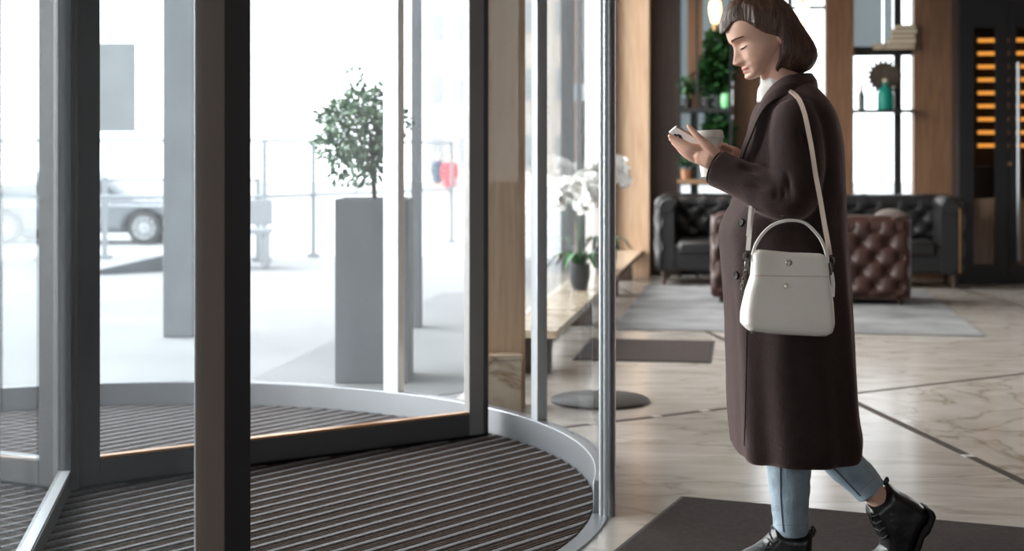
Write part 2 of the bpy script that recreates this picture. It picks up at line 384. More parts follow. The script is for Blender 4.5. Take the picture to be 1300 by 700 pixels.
# right opening post: slender pipe with its left highlight put in as a pale tube
pp = cpt(A_IN1, R+0.054)
mb = MB(); mb.tube([pp+ZZ*0.0, pp+ZZ*ZT], 0.026, 20); mb.build('post', M['alu_mid'], enc, True)
q = pp+Vector((-0.024,-0.010,0)); MB().tube([q, q+ZZ*ZT], 0.0085, 12).build('bead_and_highlight', M['alu_light'], enc, True)
# near opening post: lit and shaded faces painted brown and black, corner towards the camera
def at_circ(px, r, far=True):
    k = (px-650)/FP; a = 1+k*k; b = -2*(k*CC.x+CC.y); c = CC.x**2+CC.y**2-r*r
    s = math.sqrt(b*b-4*a*c); Y = (-b+(s if far else -s))/(2*a); return Vector((k*Y, Y, 0))
cn = P(285.5, 500, 3.56); cn.z = 0
a = P(250.0, 500, 3.585); a.z = 0; b = P(318.5, 500, 3.66); b.z = 0
d = a+b-cn
mb = MB(); mb.rings([[cn,a,d,b],[Vector((p.x,p.y,ZT)) for p in (cn,a,d,b)]])
np_ = mb.build('near_post', M['black'], enc, bevel=0.002); np_.name = 'post'
# brown sheet painting the lit, lobby-reflecting side facing left
n1 = Vector(((a-cn).y, -(a-cn).x, 0)).normalized()
if n1.dot((cn+a)/2-(cn+d)/2) < 0: n1 = -n1
mb = MB(); e = (a-cn)
mb.rings([[cn+n1*0.004, a+n1*0.004, a+n1*0.0005, cn+n1*0.0005],[Vector((p.x,p.y,ZT)) for p in (cn+n1*0.004, a+n1*0.004, a+n1*0.0005, cn+n1*0.0005)]])
mb.build('post_lit_face', M['lit_brown'], enc)
q = a + (a-cn).normalized()*0.004
MB().tube([q, q+ZZ*ZT], 0.0032, 8).build('bead_and_highlight', M['alu_light'], enc, True)  # pale tube painting the highlight on the glass edge
# far mullions
for px, wdt, mt in ((500,0.085,'alu_light'),(684.5,0.052,'alu_light')):
    c = at_circ(px, R+0.034); rad = (c-CC).normalized(); tn = Vector((-rad.y,rad.x,0))
    view = Vector((c.x,c.y,0)).normalized(); 
    mb = MB(); mb.box(c+ZZ*((ZT+0.1)/2), (0.05, wdt*1.05, ZT-0.1), (rad, tn, ZZ)); mb.build('mullion', M[mt], enc, bevel=0.003)
for an in (A_OUT0, A_OUT1):
    c = cpt(an, R+0.03); rad = (c-CC).normalized(); tn = Vector((-rad.y,rad.x,0))
    MB().box(c+ZZ*ZT/2, (0.07,0.07,ZT), (rad,tn,ZZ)).build('post', M['alu'], enc, bevel=0.003)

# ------------------------------------------------------------------ revolving door: turning wings
door = thing('revolving_door', 'three-winged revolving door with dark grey frames and clear glass', 'revolving door', (-1.640,5.36,0))
HB = Vector((-1.640,5.36,0)); ZW = 2.8
M['brush'] = mat('black_brush_seal', (0.004,0.004,0.004), 0.95)
M['alu_lit'] = mat('lit_aluminium_stile',(0.20,0.195,0.195),0.45,0.3)
M['edge_shade'] = mat('edge_shade_grey',(0.06,0.06,0.065),0.8)
M['reflection_lip'] = mat('wood_reflection_bead', (0.42,0.22,0.10), 0.35, 0.8)  # orange of reflected wood put into the bead colour
mb = MB(); mb.tube([HB+ZZ*0.015, HB+ZZ*ZW], 0.045, 24); mb.build('hub', M['alu'], door, True)
def wing(ang, length, frame_m, rail_h=0.105, stile_in=0.10, stile_out=0.10, top_m=None, th=0.045, zb=0.022):
    d = Vector((math.cos(math.radians(ang)), math.sin(math.radians(ang)), 0)); nn = Vector((-d.y,d.x,0))
    e = thing('wing', None, None, HB); del e['label']; del e['category']; e.parent = door; e.location = (0,0,0)
    def bx(x0, x1, z0, z1, t, name, m, bev=0.003, par=None):
        o = MB().box(HB+d*((x0+x1)/2)+ZZ*((z0+z1)/2), (x1-x0, t, z1-z0), (d,nn,ZZ)).build(name, M[m], None, bevel=bev)
        o.parent = e; o.matrix_parent_inverse = Matrix.Translation(-HB); return o
    bx(0.035, 0.035+stile_in, zb, ZW, th, 'stile', frame_m)
    bx(length-stile_out, length-0.03, zb, ZW, th, 'stile', 'alu_lit' if ang > 0 and ang < 90 else frame_m)  # one outer stile paler: reflected light put into its colour
    bx(length-0.03, length, zb, ZW, th*0.7, 'shaded_edge', 'edge_shade')  # dark strip painting the shaded side of the stile
    bx(0.035+stile_in, length-stile_out, zb, rail_h, th, 'bottom_rail', frame_m)
    bx(0.035+stile_in, length-stile_out, ZW-0.08, ZW, th, 'top_rail', frame_m)
    bx(0.035+stile_in, length-stile_out, rail_h, rail_h+0.009, th*0.85, 'bead_and_highlight', top_m or 'alu_mid', 0.001)
    bx(0.035+stile_in, length-stile_out, rail_h+0.009, ZW-0.08, 0.010, 'pane', 'glass', 0)
    bx(0.04, length, 0.003, zb, 0.02, 'brush_seal', 'brush', 0)
    return e
wing(34.5, 1.855, 'alu', 0.115, 0.085, 0.105, 'reflection_lip')
wing(155, 1.855, 'alu', 0.115, 0.075, 0.10)
wing(-79.0, 1.82, 'alu', 0.085, 0.02, 0.08, 'alu_light', th=0.05)  # paler bead puts the sky glint on the rail top into colour

# ridged entrance mat inside the drum
mt = thing('entrance_mat', 'dark ribbed barrier mat filling the floor of the revolving door', 'mat', CC)
mb = MB(); mb.lathe((CC.x,CC.y,0), [(0,0.0012),(R-0.004,0.0012),(R-0.004,0.0028),(0,0.0028)], 96)
M['mat_base'] = mat('brown_rubber_matting', (0.045,0.032,0.025), 0.7, bump=0.5, bscale=120, var=0.25, vscale=30)
M['mat_strip'] = mat('grey_carpet_rib', (0.105,0.10,0.108), 0.7, bump=1.0, bscale=160, var=0.35, vscale=90, spec=0.3)
M['mat_dark'] = mat('dark_brown_rib', (0.062,0.045,0.036), 0.8, spec=0.1, bump=0.6, bscale=160, var=0.3, vscale=60)
mb.build('backing', M['mat_base'], mt)
sn = Vector((-FD.y, FD.x, 0)); per = 0.0765
ms, md = MB(), MB(); k = -int(R/per)-1
while k*per < R:
    for off, wd_, h, tgt in ((0.0, 0.033, 0.0105, ms),(0.032,0.010,0.0075,md),(0.048,0.010,0.0075,md)):
        s_ = k*per+off
        rr = R-0.006
        c0, c1 = s_-wd_/2, s_+wd_/2
        if abs(c0) >= rr or abs(c1) >= rr: continue
        l0 = math.sqrt(rr*rr-c0*c0); l1 = math.sqrt(rr*rr-c1*c1)
        def q(c, l, z): 
            v = CC+sn*c+FD*l; v.z = z; return v
        i0 = [q(c0,-l0,.0028), q(c1,-l1,.0028), q(c1-wd_*.18,-l1,h), q(c0+wd_*.18,-l0,h)]
        i1 = [q(c0,l0,.0028), q(c1,l1,.0028), q(c1-wd_*.18,l1,h), q(c0+wd_*.18,l0,h)]
        tgt.rings([i0,i1])
    k += 1
ms.build('carpet_ribs', M['mat_strip'], mt); md.build('rubber_ribs', M['mat_dark'], mt)

# ------------------------------------------------------------------ wood pier and window wall beyond the door
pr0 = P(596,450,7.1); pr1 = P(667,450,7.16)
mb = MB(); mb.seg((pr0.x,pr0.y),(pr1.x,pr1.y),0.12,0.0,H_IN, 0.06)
struct(mb.build('wall_pier', M['wood_lit'], bevel=0.003))
PE = Vector((pr1.x, pr1.y, 0))
M['signg2'] = mat('grey_painted_mullion', (0.12,0.122,0.13), 0.6)
fa = L2(-0.04,-7.9); fb = L2(-0.04,-0.35)
fac = struct(MB().seg(fa, fb, 0.1, 3.3, H_IN).build('window_2', M['alu']))
for v_, w_, m_ in ((-7.75,0.05,'alu_mid'),(-3.2,0.2,'alu_mid'),(-0.42,0.06,'alu')):
    uo = -0.04 if v_ != -3.2 else -0.10
    a = L2(uo,v_-w_/2); b = L2(uo, v_+w_/2)
    MB().seg(a, b, 0.1 if v_ != -3.2 else 0.18, 0.0, 3.3).build('mullion', M['signg2'] if v_ == -3.2 else M[m_], fac)
mb = MB(); mb.seg(L2(-0.04,-7.7), L2(-0.04,-0.45), 0.012, 0.06, 3.3); mb.build('pane', M['glass_clear'], fac)
mb = MB(); mb.seg(L2(-0.04,-7.9), L2(-0.04,-0.35), 0.1, 0.0, 0.06); mb.build('sill_rail', M['alu'], fac)
# latch plate on the grey mullion
c = L2(0.0,-3.32,1.75); MB().box(c,(0.02,0.03,0.14),(LU,LD,ZZ)).build('latch', M['alu_light'], fac, bevel=0.002)

# stone bench: block by the pier, slab along the window wall
b1 = thing('stone_bench', 'low honey marble bench running along the window wall', 'bench', L2(0.12,-4))
MB().seg(L2(0.13,-7.2), L2(0.13,-0.35), 0.30, 0.225, 0.27).build('seat_slab', M['bench_marble'], b1, bevel=0.004)
for v_ in (-6.9,-4.6,-2.4,-0.8): MB().seg(L2(0.10,v_-0.1), L2(0.10,v_+0.1), 0.2, 0, 0.225).build('support', M['darkwood'], b1)
g0 = P(598,450,6.98); g1 = P(662,450,7.03)
pb = thing('stone_plinth', 'square honey marble plinth at the foot of the pale wood pier', 'plinth', (g0.x,g0.y,0))
MB().seg((g0.x,g0.y),(g1.x,g1.y),0.10,0.0,0.255,0.04).build('block', M['bench_marble'], pb, bevel=0.004)
MB().seg((g0.x,g0.y),(g1.x+0.006,g1.y),0.112,0.255,0.28,0.04).build('cap', M['bench_marble'], pb, bevel=0.003)

# ------------------------------------------------------------------ back wall
def backbox(px0, px1, z0, z1, v0, v1, mb=None):
    mb = mb or MB(); u0, u1 = bu(px0,v0), bu(px1,v0)
    mb.box(L2((u0+u1)/2,(v0+v1)/2,(z0+z1)/2), (u1-u0, v1-v0, z1-z0), (LU,LD,ZZ)); return mb
SILL = 0.80
struct(backbox(781,824,0.0,H_IN,-0.38,-0.16).build('wall_end_pier', M['wood_lit']))
wb = MB(); backbox(822,861,0,H_IN,-0.15,0.1,wb); o = struct(wb.build('wall_back', M['darkwood']))
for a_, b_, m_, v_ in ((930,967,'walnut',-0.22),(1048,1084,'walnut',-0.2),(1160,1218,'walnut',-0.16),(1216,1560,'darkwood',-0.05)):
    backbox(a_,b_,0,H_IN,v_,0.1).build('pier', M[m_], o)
for a_, b_ in ((861,930),(967,1048),(1084,1160)):
    backbox(a_,b_,0,SILL,-0.06,0.1).build('apron', M['darkwood'], o)
    backbox(a_,b_,3.45,H_IN,-0.06,0.1).build('header', M['darkwood'], o)
# windows: frames and glass
M['wframe'] = mat('black_window_frame', (0.02,0.022,0.022), 0.45, 0.3)
def bw_window(nm, a_, b_, bars, mulls):
    o = struct(backbox(a_,b_,SILL,SILL+0.04,-0.02,0.06).build(nm, M['wframe']))
    backbox(a_,b_,3.4,3.45,-0.02,0.06).build('frame_head', M['wframe'], o)
    backbox(a_,b_,SILL+0.04,3.4,0.01,0.02).build('pane', M['glass_clear'], o)
    for y, t in bars:
        z = CAMH-(y-HZ)/FP*15.0; backbox(a_,b_,z-t/2,z+t/2,-0.03,0.05).build('transom', M['wframe'], o)
    for x, t in mulls:
        backbox(x-t,x+t,SILL+0.04,3.4,-0.025,0.045).build('mullion', M['wframe'], o)
bw_window('window_3', 861, 930, ((137,0.05),), ((880,3.5),))
bw_window('window_4', 967, 1048, ((11,0.03),(142,0.035)), ((1003,3),))
bw_window('window_5', 1084, 1160, ((67,0.09),(142,0.035)), ((1140,4.8),))
# baseboard of the back wall
struct(backbox(861,1218,0,0.10,-0.075,-0.06).build('baseboard_back', M['black']))

# ------------------------------------------------------------------ outside
mb = MB(); mb.box((0,30,-0.56),(160,120,0.1)); struct(mb.build('ground_street', M['asphalt']))
# raised terrace in front of the building
mb = MB(); tp = [(-14,-6),(FEND.x-0.02,-6)]; 
ter = [Vector((-16,-8,0)), Vector((12,-8,0)), Vector((16,18.0,0)), Vector((2,17.4,0)), Vector((-16,17.4,0))]
mb.add([Vector((p.x,p.y,-0.105)) for p in ter]+[Vector((p.x,p.y,-0.5)) for p in ter], [(0,1,2,3,4),(9,8,7,6,5)]+[(i,(i+1)%5,5+(i+1)%5,5+i) for i in range(5)])
struct(mb.build('ground_terrace', M['pave']))
mb = MB(); ter2 = [CC-FD*9.5+Vector((0.0,0.0,0)), CC, CC+FD*2.3, L2(-0.15,-8.2), L2(-0.15,2), L2(-5,2.2), Vector((-16,17.3,0)), Vector((-16,-6,0))]
mb.add([Vector((p.x,p.y,-0.004)) for p in ter2]+[Vector((p.x,p.y,-0.105)) for p in ter2], [tuple(range(8)), tuple(range(15,7,-1))]+[(i,(i+1)%8,8+(i+1)%8,8+i) for i in range(8)])
struct(mb.build('ground_forecourt', M['pave']))
# darker ground band painting reflections beside the building
q = [G(322,480), G(490,410), G(600,372), G(640,500), G(520,520)]
q = [G(322,480), G(425,431), G(560,372), G(655,366), G(640,490), G(500,510)]
mb = MB(); nq = len(q); mb.add([Vector((p.x,p.y,-0.001)) for p in q]+[Vector((p.x,p.y,-0.004)) for p in q], [tuple(range(nq)), tuple(range(2*nq-1,nq-1,-1))]+[(i,(i+1)%nq,nq+(i+1)%nq,nq+i) for i in range(nq)])
struct(mb.build('ground_reflection_band', M['pave_dark']))

c = G(226,428); col = thing('canopy_column', 'square grey column standing on the pale forecourt outside', 'column', (c.x,c.y,0))
MB().box((c.x,c.y+0.1,2.2),(0.205,0.205,4.4)).build('shaft', M['column'], col, bevel=0.004)
MB().box((c.x,c.y+0.1,4.3),(0.5,0.5,0.2)).build('capital', M['column'], col, bevel=0.004)
# second column past the planter
c2 = P(529,400,10.5)
mb = MB(); mb.box((c2.x,c2.y,1.5),(0.075,0.12,3.0)); tag(mb.build('canopy_post', M['column'], bevel=0.004), 'slim grey post outside between the planter and the dark door stile', 'post')

# planter and shrub
pc0 = G(425,487); w_ = 0.40
pl = thing('planter', 'tall square grey planter outside the curved glass', 'planter', (pc0.x+w_/2,pc0.y+w_/2,0))
hgt = CAMH-(253-HZ)/FP*pc0.y
cx_, cy_ = pc0.x+w_/2, pc0.y+w_/2
mb = MB()
for sx, sy, lx, ly in ((0,-1,w_,.02),(0,1,w_,.02),(-1,0,.02,w_-.04),(1,0,.02,w_-.04)):
    mb.box((cx_+sx*(w_/2-.01), cy_+sy*(w_/2-.01), hgt/2),(lx,ly,hgt))
mb.build('box', M['planter'], pl, bevel=0.003)
MB().box((cx_,cy_,hgt-0.06),(w_-.05,w_-.05,0.05)).build('soil', M['soil'], pl)
def leaf_quad(mb, c, d, up, l, wd):
    s_ = d.cross(up).normalized()*wd
    mb.add([c, c+d*l*0.5+s_+up*l*0.06, c+d*l, c+d*l*0.5-s_+up*l*0.06], [(0,1,2),(0,2,3)])
def rv():
    while 1:
        v = Vector((random.uniform(-1,1),random.uniform(-1,1),random.uniform(-1,1)))
        if 0.05 < v.length < 1: return v
sh = thing('clipped_shrub', 'bushy green shrub growing out of the tall grey planter outside', 'shrub', (cx_,cy_,hgt-0.03))
mb = MB(); tr_ = MB(); cz = CAMH-(168-HZ)/FP*(cy_)
tr_.tube([(cx_,cy_,hgt-0.05),(cx_-0.01,cy_,hgt+0.12),(cx_-0.03,cy_+0.01,cz)],[0.014,0.012,0.007],8)
for i in range(14):
    v = rv(); e = Vector((cx_-0.03+v.x*0.24,cy_+v.y*0.22,cz+v.z*0.24)); tr_.tube([(cx_-0.02,cy_,hgt+0.1+0.1*random.random()), Vector((cx_-0.02,cy_,cz)).lerp(e,0.5), e],[0.006,0.004,0.002],5)
tr_.build('stem', M['bark'], sh)
for i in range(2000):
    v = rv(); v = v.normalized()*(v.length**0.6)
    wob = 1+0.7*noise.noise(v*2.2)
    c = Vector((cx_-0.075+v.x*0.205*wob, cy_+v.y*0.20*wob, cz+v.z*0.26*wob))
    leaf_quad(mb, c, (v*0.6+rv()).normalized(), rv().normalized(), random.uniform(0.03,0.055), 0.012)
mb.build('foliage', M['leaf'], sh, fix=False)

# sign panel on its pole, left
M['signg'] = mat('grey_sign_back', (0.2,0.215,0.225), 0.5, var=0.1)
Ys = 12.0; a = P(88,167,Ys); b = P(171.5,55,Ys)
sg = thing('street_sign', 'plain grey rectangular panel seen beyond the glass, on a pole', 'sign', ((a.x+b.x)/2-0.12,Ys,0))
MB().box(((a.x+b.x)/2,Ys,(a.z+b.z)/2),(b.x-a.x,0.03,b.z-a.z)).build('panel', M['signg'], sg, bevel=0.002)
xx = P(100,0,Ys).x; MB().tube([(xx,Ys+0.04,0),(xx,Ys+0.04,b.z)],0.03,12).build('pole', M['column'], sg, True)

# terrace railing
M['rail'] = mat('grey_railing', (0.26,0.28,0.30), 0.5, 0.3)
def railing(nm, lab, pts, ph, bars):
    r = thing(nm, lab, 'railing', pts[0])
    for i, p in enumerate(pts):
        MB().box(p+ZZ*ph/2, (0.055,0.055,ph)).build('post', M['rail'], r)
        MB().box(p+ZZ*0.02, (0.14,0.14,0.04)).build('base_plate', M['rail'], r)
    for z in bars:
        MB().tube([p+ZZ*z for p in pts], 0.022, 8).build('rail', M['rail'], r, True)
    return r
r0 = G(398,326); r1 = G(336,332); 
railing('railing', 'grey metal railing with a high top rail beyond the forecourt, left of the shrub', [r1-Vector((3.2,0,0)), r1, r0, r0+(r0-r1)*1.9, r0+(r0-r1)*3.4], 1.42, (1.40,0.75))
r2 = G(133,328)
railing('railing', 'low grey metal barrier in front of the dark car', [r2-Vector((2.4,-0.2,0)), r2, r2+Vector((1.9,-0.4,0))], 0.97, (0.94,0.62))
# ramp wedge
a = G(125,349); b = G(246,342); a2 = G(125,336); b2 = G(246,318)
mb = MB(); mb.rings([[a, b, Vector((b.x,b.y,0.22)), Vector((a.x,a.y,0.05))],[a+Vector((0,1.2,0)), b+Vector((0,1.2,0)), Vector((b.x,b.y+1.2,0.22)), Vector((a.x,a.y+1.2,0.05))]])
tag(mb.build('access_ramp', M['pave_dark']), 'low grey stone ramp outside below the parked car', 'ramp')
# outdoor bench right of ramp
bc = G(336,334)
ob = thing('outdoor_bench', 'small grey bench by the railing outside', 'bench', bc+Vector((0,-0.7,0)))
MB().box(bc+Vector((-0.1,-0.7,0.40)),(0.55,0.4,0.06)).build('seat', M['rail'], ob, bevel=0.004)
MB().box(bc+Vector((-0.1,-0.52,0.60)),(0.55,0.04,0.28)).build('backrest', M['rail'], ob, bevel=0.004)
for sx in (-0.33,0.13): MB().box(bc+Vector((sx,-0.7,0.19)),(0.04,0.36,0.36)).build('leg', M['rail'], ob)

# parked car (dark saloon seen from the side)
M['carpaint'] = mat('dark_car_paint', (0.15,0.16,0.175), 0.25, 0.2, coat=0.6)
M['carglass'] = mat('car_glass', (0.05,0.06,0.07), 0.08, spec=0.8)
M['tyre'] = mat('tyre_rubber', (0.03,0.03,0.032), 0.8)
M['rim'] = mat('silver_alloy', (0.6,0.62,0.64), 0.35, 0.5)
Yc = 28.0; zg = -0.51; wc = P(183,282,Yc)
car = thing('parked_car', 'dark saloon car parked in the street beyond the glass', 'car', (wc.x-1.35,Yc+0.85,zg))
prof = spl([(0.82,0.28),(0.90,0.5),(0.80,0.72),(0.3,0.86),(-0.25,0.93),(-0.75,1.25),(-1.2,1.42),(-2.0,1.44),(-2.7,1.30),(-3.2,1.02),(-3.6,0.98),(-3.72,0.7),(-3.68,0.3)],5)
low = [(-3.3,0.22),(-3.08,0.25),(-3.02,0.5),(-2.72,0.68),(-2.42,0.5),(-2.36,0.22),(-0.38,0.22),(-0.33,0.5),(0,0.68),(0.33,0.5),(0.38,0.25)]
outl = prof+low
def carw(p, d):
    z = p[1]; base = 0.86-(max(0,z-0.85)*0.32); return (0.86-base*min(1,0.85+d*2), 0.86+base*min(1,0.85+d*2))
inflate(outl, 0.07, carw, lambda p, l: Vector((wc.x+p[0], Yc+l, zg+p[1]))).build('body', M['carpaint'], car, True)
for pts in ([(-0.45,0.95),(-0.88,1.22),(-1.25,1.34),(-1.55,1.36),(-1.55,0.95)],[(-1.62,0.95),(-1.62,1.36),(-2.1,1.36),(-2.6,1.22),(-2.95,0.98)]):
    mb = MB(); yo = 0.0
    f = [Vector((wc.x+p[0], Yc+(0.02+max(0,p[1]-0.85)*0.32)-0.02, zg+p[1])) for p in pts]; bk = [v+Vector((0,0.03,0)) for v in f]
    mb.rings([f,bk]); mb.build('side_window', M['carglass'], car)
for dx in (0,-2.7):
    for sy in (0.08,1.58):
        c = Vector((wc.x+dx,Yc+sy,zg+0.33)); ax = (Vector((1,0,0)), ZZ, Vector((0,-1,0)))
        t = MB(); t.lathe(c, [(0.20,-0.09),(0.32,-0.09),(0.335,-0.05),(0.335,0.05),(0.32,0.09),(0.21,0.09),(0.2,0.05)], 32, ax); wh = t.build('wheel', M['tyre'], car, True)
        t = MB(); t.lathe(c, [(0.0,0.03),(0.21,0.03),(0.215,0.10),(0.20,0.10),(0.19,0.05),(0.0,0.05)], 32, ax)
        for k in range(10):
            a_ = k*math.pi/5; dv = Vector((math.cos(a_),0,math.sin(a_))); t.box(c+dv*0.11+Vector((0,-0.08,0)), (0.2,0.03,0.03), (dv,Vector((0,1,0)),dv.cross(Vector((0,1,0)))))
        r_ = t.build('rim', M['rim'], None); r_.parent = wh
# far buildings
M['bldg'] = mat('pale_render', (0.45,0.44,0.43), 0.9, var=0.1, vscale=0.3)
M['bldg2'] = mat('warm_render', (0.48,0.43,0.39), 0.9, var=0.1, vscale=0.3)
M['bwin'] = mat('building_window', (0.28,0.29,0.3), 0.3)
def building(lab, px0, px1, ytop, Y, m_, cols, rows, fh=3.2):
    a = P(px0,0,Y).x; b = P(px1,0,Y).x; zt = CAMH+(HZ-ytop)/FP*Y
    o = thing('building', lab, 'building', ((a+b)/2,Y+4,-0.51))
    MB().box(((a+b)/2,Y+4,(zt-0.51)/2-0.0),(b-a,8,zt+0.51)).build('wall', m_, o)
    for r in range(rows):
        for c in range(cols):
            x = a+(b-a)*(c+0.5)/cols; z = -0.51+1.9+r*fh
            MB().box((x,Y-0.02,z),((b-a)/cols*0.42,0.12,1.5)).build('window', M['bwin'], o)
building('pale apartment block far down the street, seen beside the slim grey post', 538, 606, -260, 75, M['bldg'], 2, 6)
building('warm-toned block far away behind the window wall', 655, 735, -300, 70, M['bldg2'], 2, 6)
# pedestrian far away in a red coat
def walker(lab, px, py, Y, m1, m2):
    b = P(px,py,Y); g = Vector((b.x,Y,-0.51))
    mb = MB(); S = 1.0
    for sx, dy in ((-0.09,0.12),(0.09,-0.12)):
        mb.tube([g+Vector((sx,dy,0.05)), g+Vector((sx,dy*0.3,0.48)), g+Vector((sx*0.8,0,0.9))],[0.05,0.065,0.09],8,round_=True)
    mb.tube([g+Vector((0,0,0.85)), g+Vector((0,0,1.15)), g+Vector((0,0,1.42)), g+Vector((0,0,1.5))],[0.15,0.14,0.17,0.08],12,round_=True)
    mb.tube([g+Vector((0,0,1.45)), g+Vector((0,0,1.56))],0.05,10); mb.ball(g+Vector((0,0,1.66)),(0.085,0.1,0.115))
    for sx in (-1,1): mb.tube([g+Vector((sx*0.18,0,1.42)), g+Vector((sx*0.23,0.02,1.15)), g+Vector((sx*0.22,-0.08,0.9)), g+Vector((sx*0.22,-0.1,0.8))],[0.05,0.042,0.035,0.03],8,round_=True)
    me = remesh(mb, 0.03, 2); t = thing('person', lab, 'person', g); link('body', me, m1, t, True)
    cm = MB(); cm.tube([g+Vector((0,0,0.62)), g+Vector((0,0,1.1)), g+Vector((0,0,1.42)), g+Vector((0,0,1.5))],[0.25,0.19,0.2,0.1],14)
    for sx in (-1,1): cm.tube([g+Vector((sx*0.18,0,1.43)), g+Vector((sx*0.24,0.02,1.15)), g+Vector((sx*0.23,-0.08,0.9))],[0.075,0.065,0.055],10)
    link('coat', remesh(cm,0.03,1), m2, t, True)
M['skin_far'] = mat('distant_skin', (0.5,0.33,0.26), 0.6)
walker('distant pedestrian in a red coat walking down the street', 571, 230, 50, M['skin_far'], mat('red_coat',(0.55,0.04,0.05),0.8))
walker('distant pedestrian in a dark blue coat beside the red one', 556, 230, 58, M['skin_far'], mat('navy_coat',(0.05,0.07,0.1),0.8))


# ------------------------------------------------------------------ lobby furniture
def tuft_panel(mb, o, ex, ez, en, W_, H_, p, q, depth, nx=70, nz=36, roundx=0.06, roundz=0.06, x0=0.0):
    """cushioned buttoned panel: o corner, ex/ez unit axes, en outward normal; returns button centres"""
    vs = []
    for j in range(nz+1):
        for i in range(nx+1):
            x = W_*i/nx; z = H_*j/nz
            a = abs(math.sin(math.pi*(x/p+z/q))); b = abs(math.sin(math.pi*(x/p-z/q)))
            kx, kz = x/p, z/q; dmin = 9
            for m_ in (math.floor(kx+kz)-0, math.floor(kx+kz)+1):
                for n_ in (math.floor(kx-kz), math.floor(kx-kz)+1):
                    bx_, bz_ = (m_+n_)*p/2, (m_-n_)*q/2; dmin = min(dmin, math.hypot(x-bx_, z-bz_))
            h = depth*(0.72*(1-math.exp(-(dmin/0.042)**2))+0.28*((a*b)**0.5)+(0.12*math.exp(-(dmin/0.010)**2)))
            ed = 0.0
            dx = min(x, W_-x); dz = min(z, H_-z)
            if dx < roundx: ed += roundx-math.sqrt(max(0,roundx**2-(roundx-dx)**2))
            if dz < roundz: ed += roundz-math.sqrt(max(0,roundz**2-(roundz-dz)**2))
            vs.append(o+ex*x+ez*z+en*(h-ed))
    fs = [(j*(nx+1)+i, j*(nx+1)+i+1, (j+1)*(nx+1)+i+1, (j+1)*(nx+1)+i) for j in range(nz) for i in range(nx)]
    mb.add(vs, fs)
    pts = []
    for m in range(-40,40):
        for n_ in range(-40,40):
            x = (m+n_)*p/2; z = (m-n_)*q/2
            if 0.04 < x < W_-0.04 and 0.04 < z < H_-0.03: pts.append(o+ex*x+ez*z+en*0.004)
    return pts
def chester(name, lab, cat, ctr, width, depth, height, face, lm, seat_h=0.42, group=None, arm_w=0.20, back_tuft=False, seats=2, leg_h=0.08):
    """tufted sofa; face = unit vector the sitter looks along; ctr = floor centre"""
    f = face.normalized(); s_ = Vector((f.y,-f.x,0)); ctr = Vector(ctr)
    t = thing(name, lab, cat, ctr, group)
    ax = (s_, f, ZZ)
    # base
    MB().box(ctr+ZZ*(leg_h+0.13),(width-0.06,depth-0.06,0.26),ax).build('base', lm, t, True, 0.03)
    # back: rolled, buttoned on the inside (and outside)
    bw = 0.2
    mb = MB(); bc = ctr-f*(depth/2-bw/2)
    hz = height-leg_h
    mb.box(bc+ZZ*(leg_h+(hz-0.08)/2),(width-0.04,bw-0.07,hz-0.08),ax)
    pts = []
    if back_tuft:
        o_ = ctr-f*(depth/2-0.035)-s_*width/2+ZZ*leg_h
        pts += tuft_panel(mb, o_, s_, ZZ, -f, width, hz-0.01, 0.205, 0.235, 0.05, 150, 66, 0.07, 0.09)
    o_ = ctr-f*(depth/2-bw+0.035)-s_*(width/2-arm_w*0.5)+ZZ*(seat_h)
    pts += tuft_panel(mb, o_, s_, ZZ, f, width-arm_w, height-seat_h-0.02, 0.19, 0.22, 0.04, 60, 20, 0.04, 0.06)
    r_ = 0.095; zc = height-r_
    n_ = 40; RR = []
    for i in range(n_+1):
        x = -width/2+0.03+(width-0.06)*i/n_
        rr = r_*(1-0.10*abs(math.sin(math.pi*x/0.19))**0.3+0.05) * (0.55 if i in (0,n_) else 1)
        RR.append([bc+s_*x+ZZ*zc+(f*math.cos(a_)*(rr*1.1)+ZZ*math.sin(a_)*rr) for a_ in [2*math.pi*k/16 for k in range(16)]])
    mb.rings(RR)
    mb.build('backrest', lm, t, True)
    # arms
    for sg_ in (-1,1):
        mb = MB(); ac = ctr+s_*sg_*(width/2-arm_w/2)
        mb.box(ac+ZZ*(leg_h+(hz-0.09)/2),(arm_w-0.05,depth-0.04,hz-0.09),ax)
        RR = []
        for i in range(25):
            y = -depth/2+0.02+(depth-0.03)*i/24
            rr = r_*(1-0.10*abs(math.sin(math.pi*y/0.19))**0.3+0.05)*(0.8 if i in (0,24) else 1)
            RR.append([ac+f*y+ZZ*zc+(s_*math.cos(a_)*(rr*1.12)+ZZ*math.sin(a_)*rr) for a_ in [2*math.pi*k/16 for k in range(16)]])
        mb.rings(RR)
        o_ = ac+s_*sg_*(arm_w/2-0.035)-f*(depth/2)*sg_*1.0+ZZ*leg_h
        if sg_ > 0: o_ = ac+s_*(arm_w/2-0.035)-f*depth/2+ZZ*leg_h; tuft_panel(mb, o_, f, ZZ, s_, depth, hz-0.03, 0.205,0.235,0.04,40,30,0.06,0.08)
        else: o_ = ac-s_*(arm_w/2-0.035)-f*depth/2+ZZ*leg_h; tuft_panel(mb, o_, f, ZZ, -s_, depth, hz-0.03, 0.205,0.235,0.04,40,30,0.06,0.08)
        mb.build('armrest', lm, t, True)
        # front scroll piping
        sc_ = MB(); sc_.tube([ac+f*(depth/2-0.005)+ZZ*(leg_h+0.01+i*(zc-leg_h-0.03)/6)+s_*(arm_w/2-0.05)*sg_ for i in range(7)], 0.007, 8)
        sc_.build('piping', M['brass'] if 'brass' in lab else lm, t, True)
    # seat cushions
    sw = (width-2*arm_w)/seats
    for i in range(seats):
        c = ctr+f*(bw/2)+s_*(-width/2+arm_w+sw*(i+.5))+ZZ*(seat_h-0.06)
        MB().box(c,(sw-0.01,depth-bw-0.01,0.15),ax).build('seat_cushion', lm, t, True, 0.045)
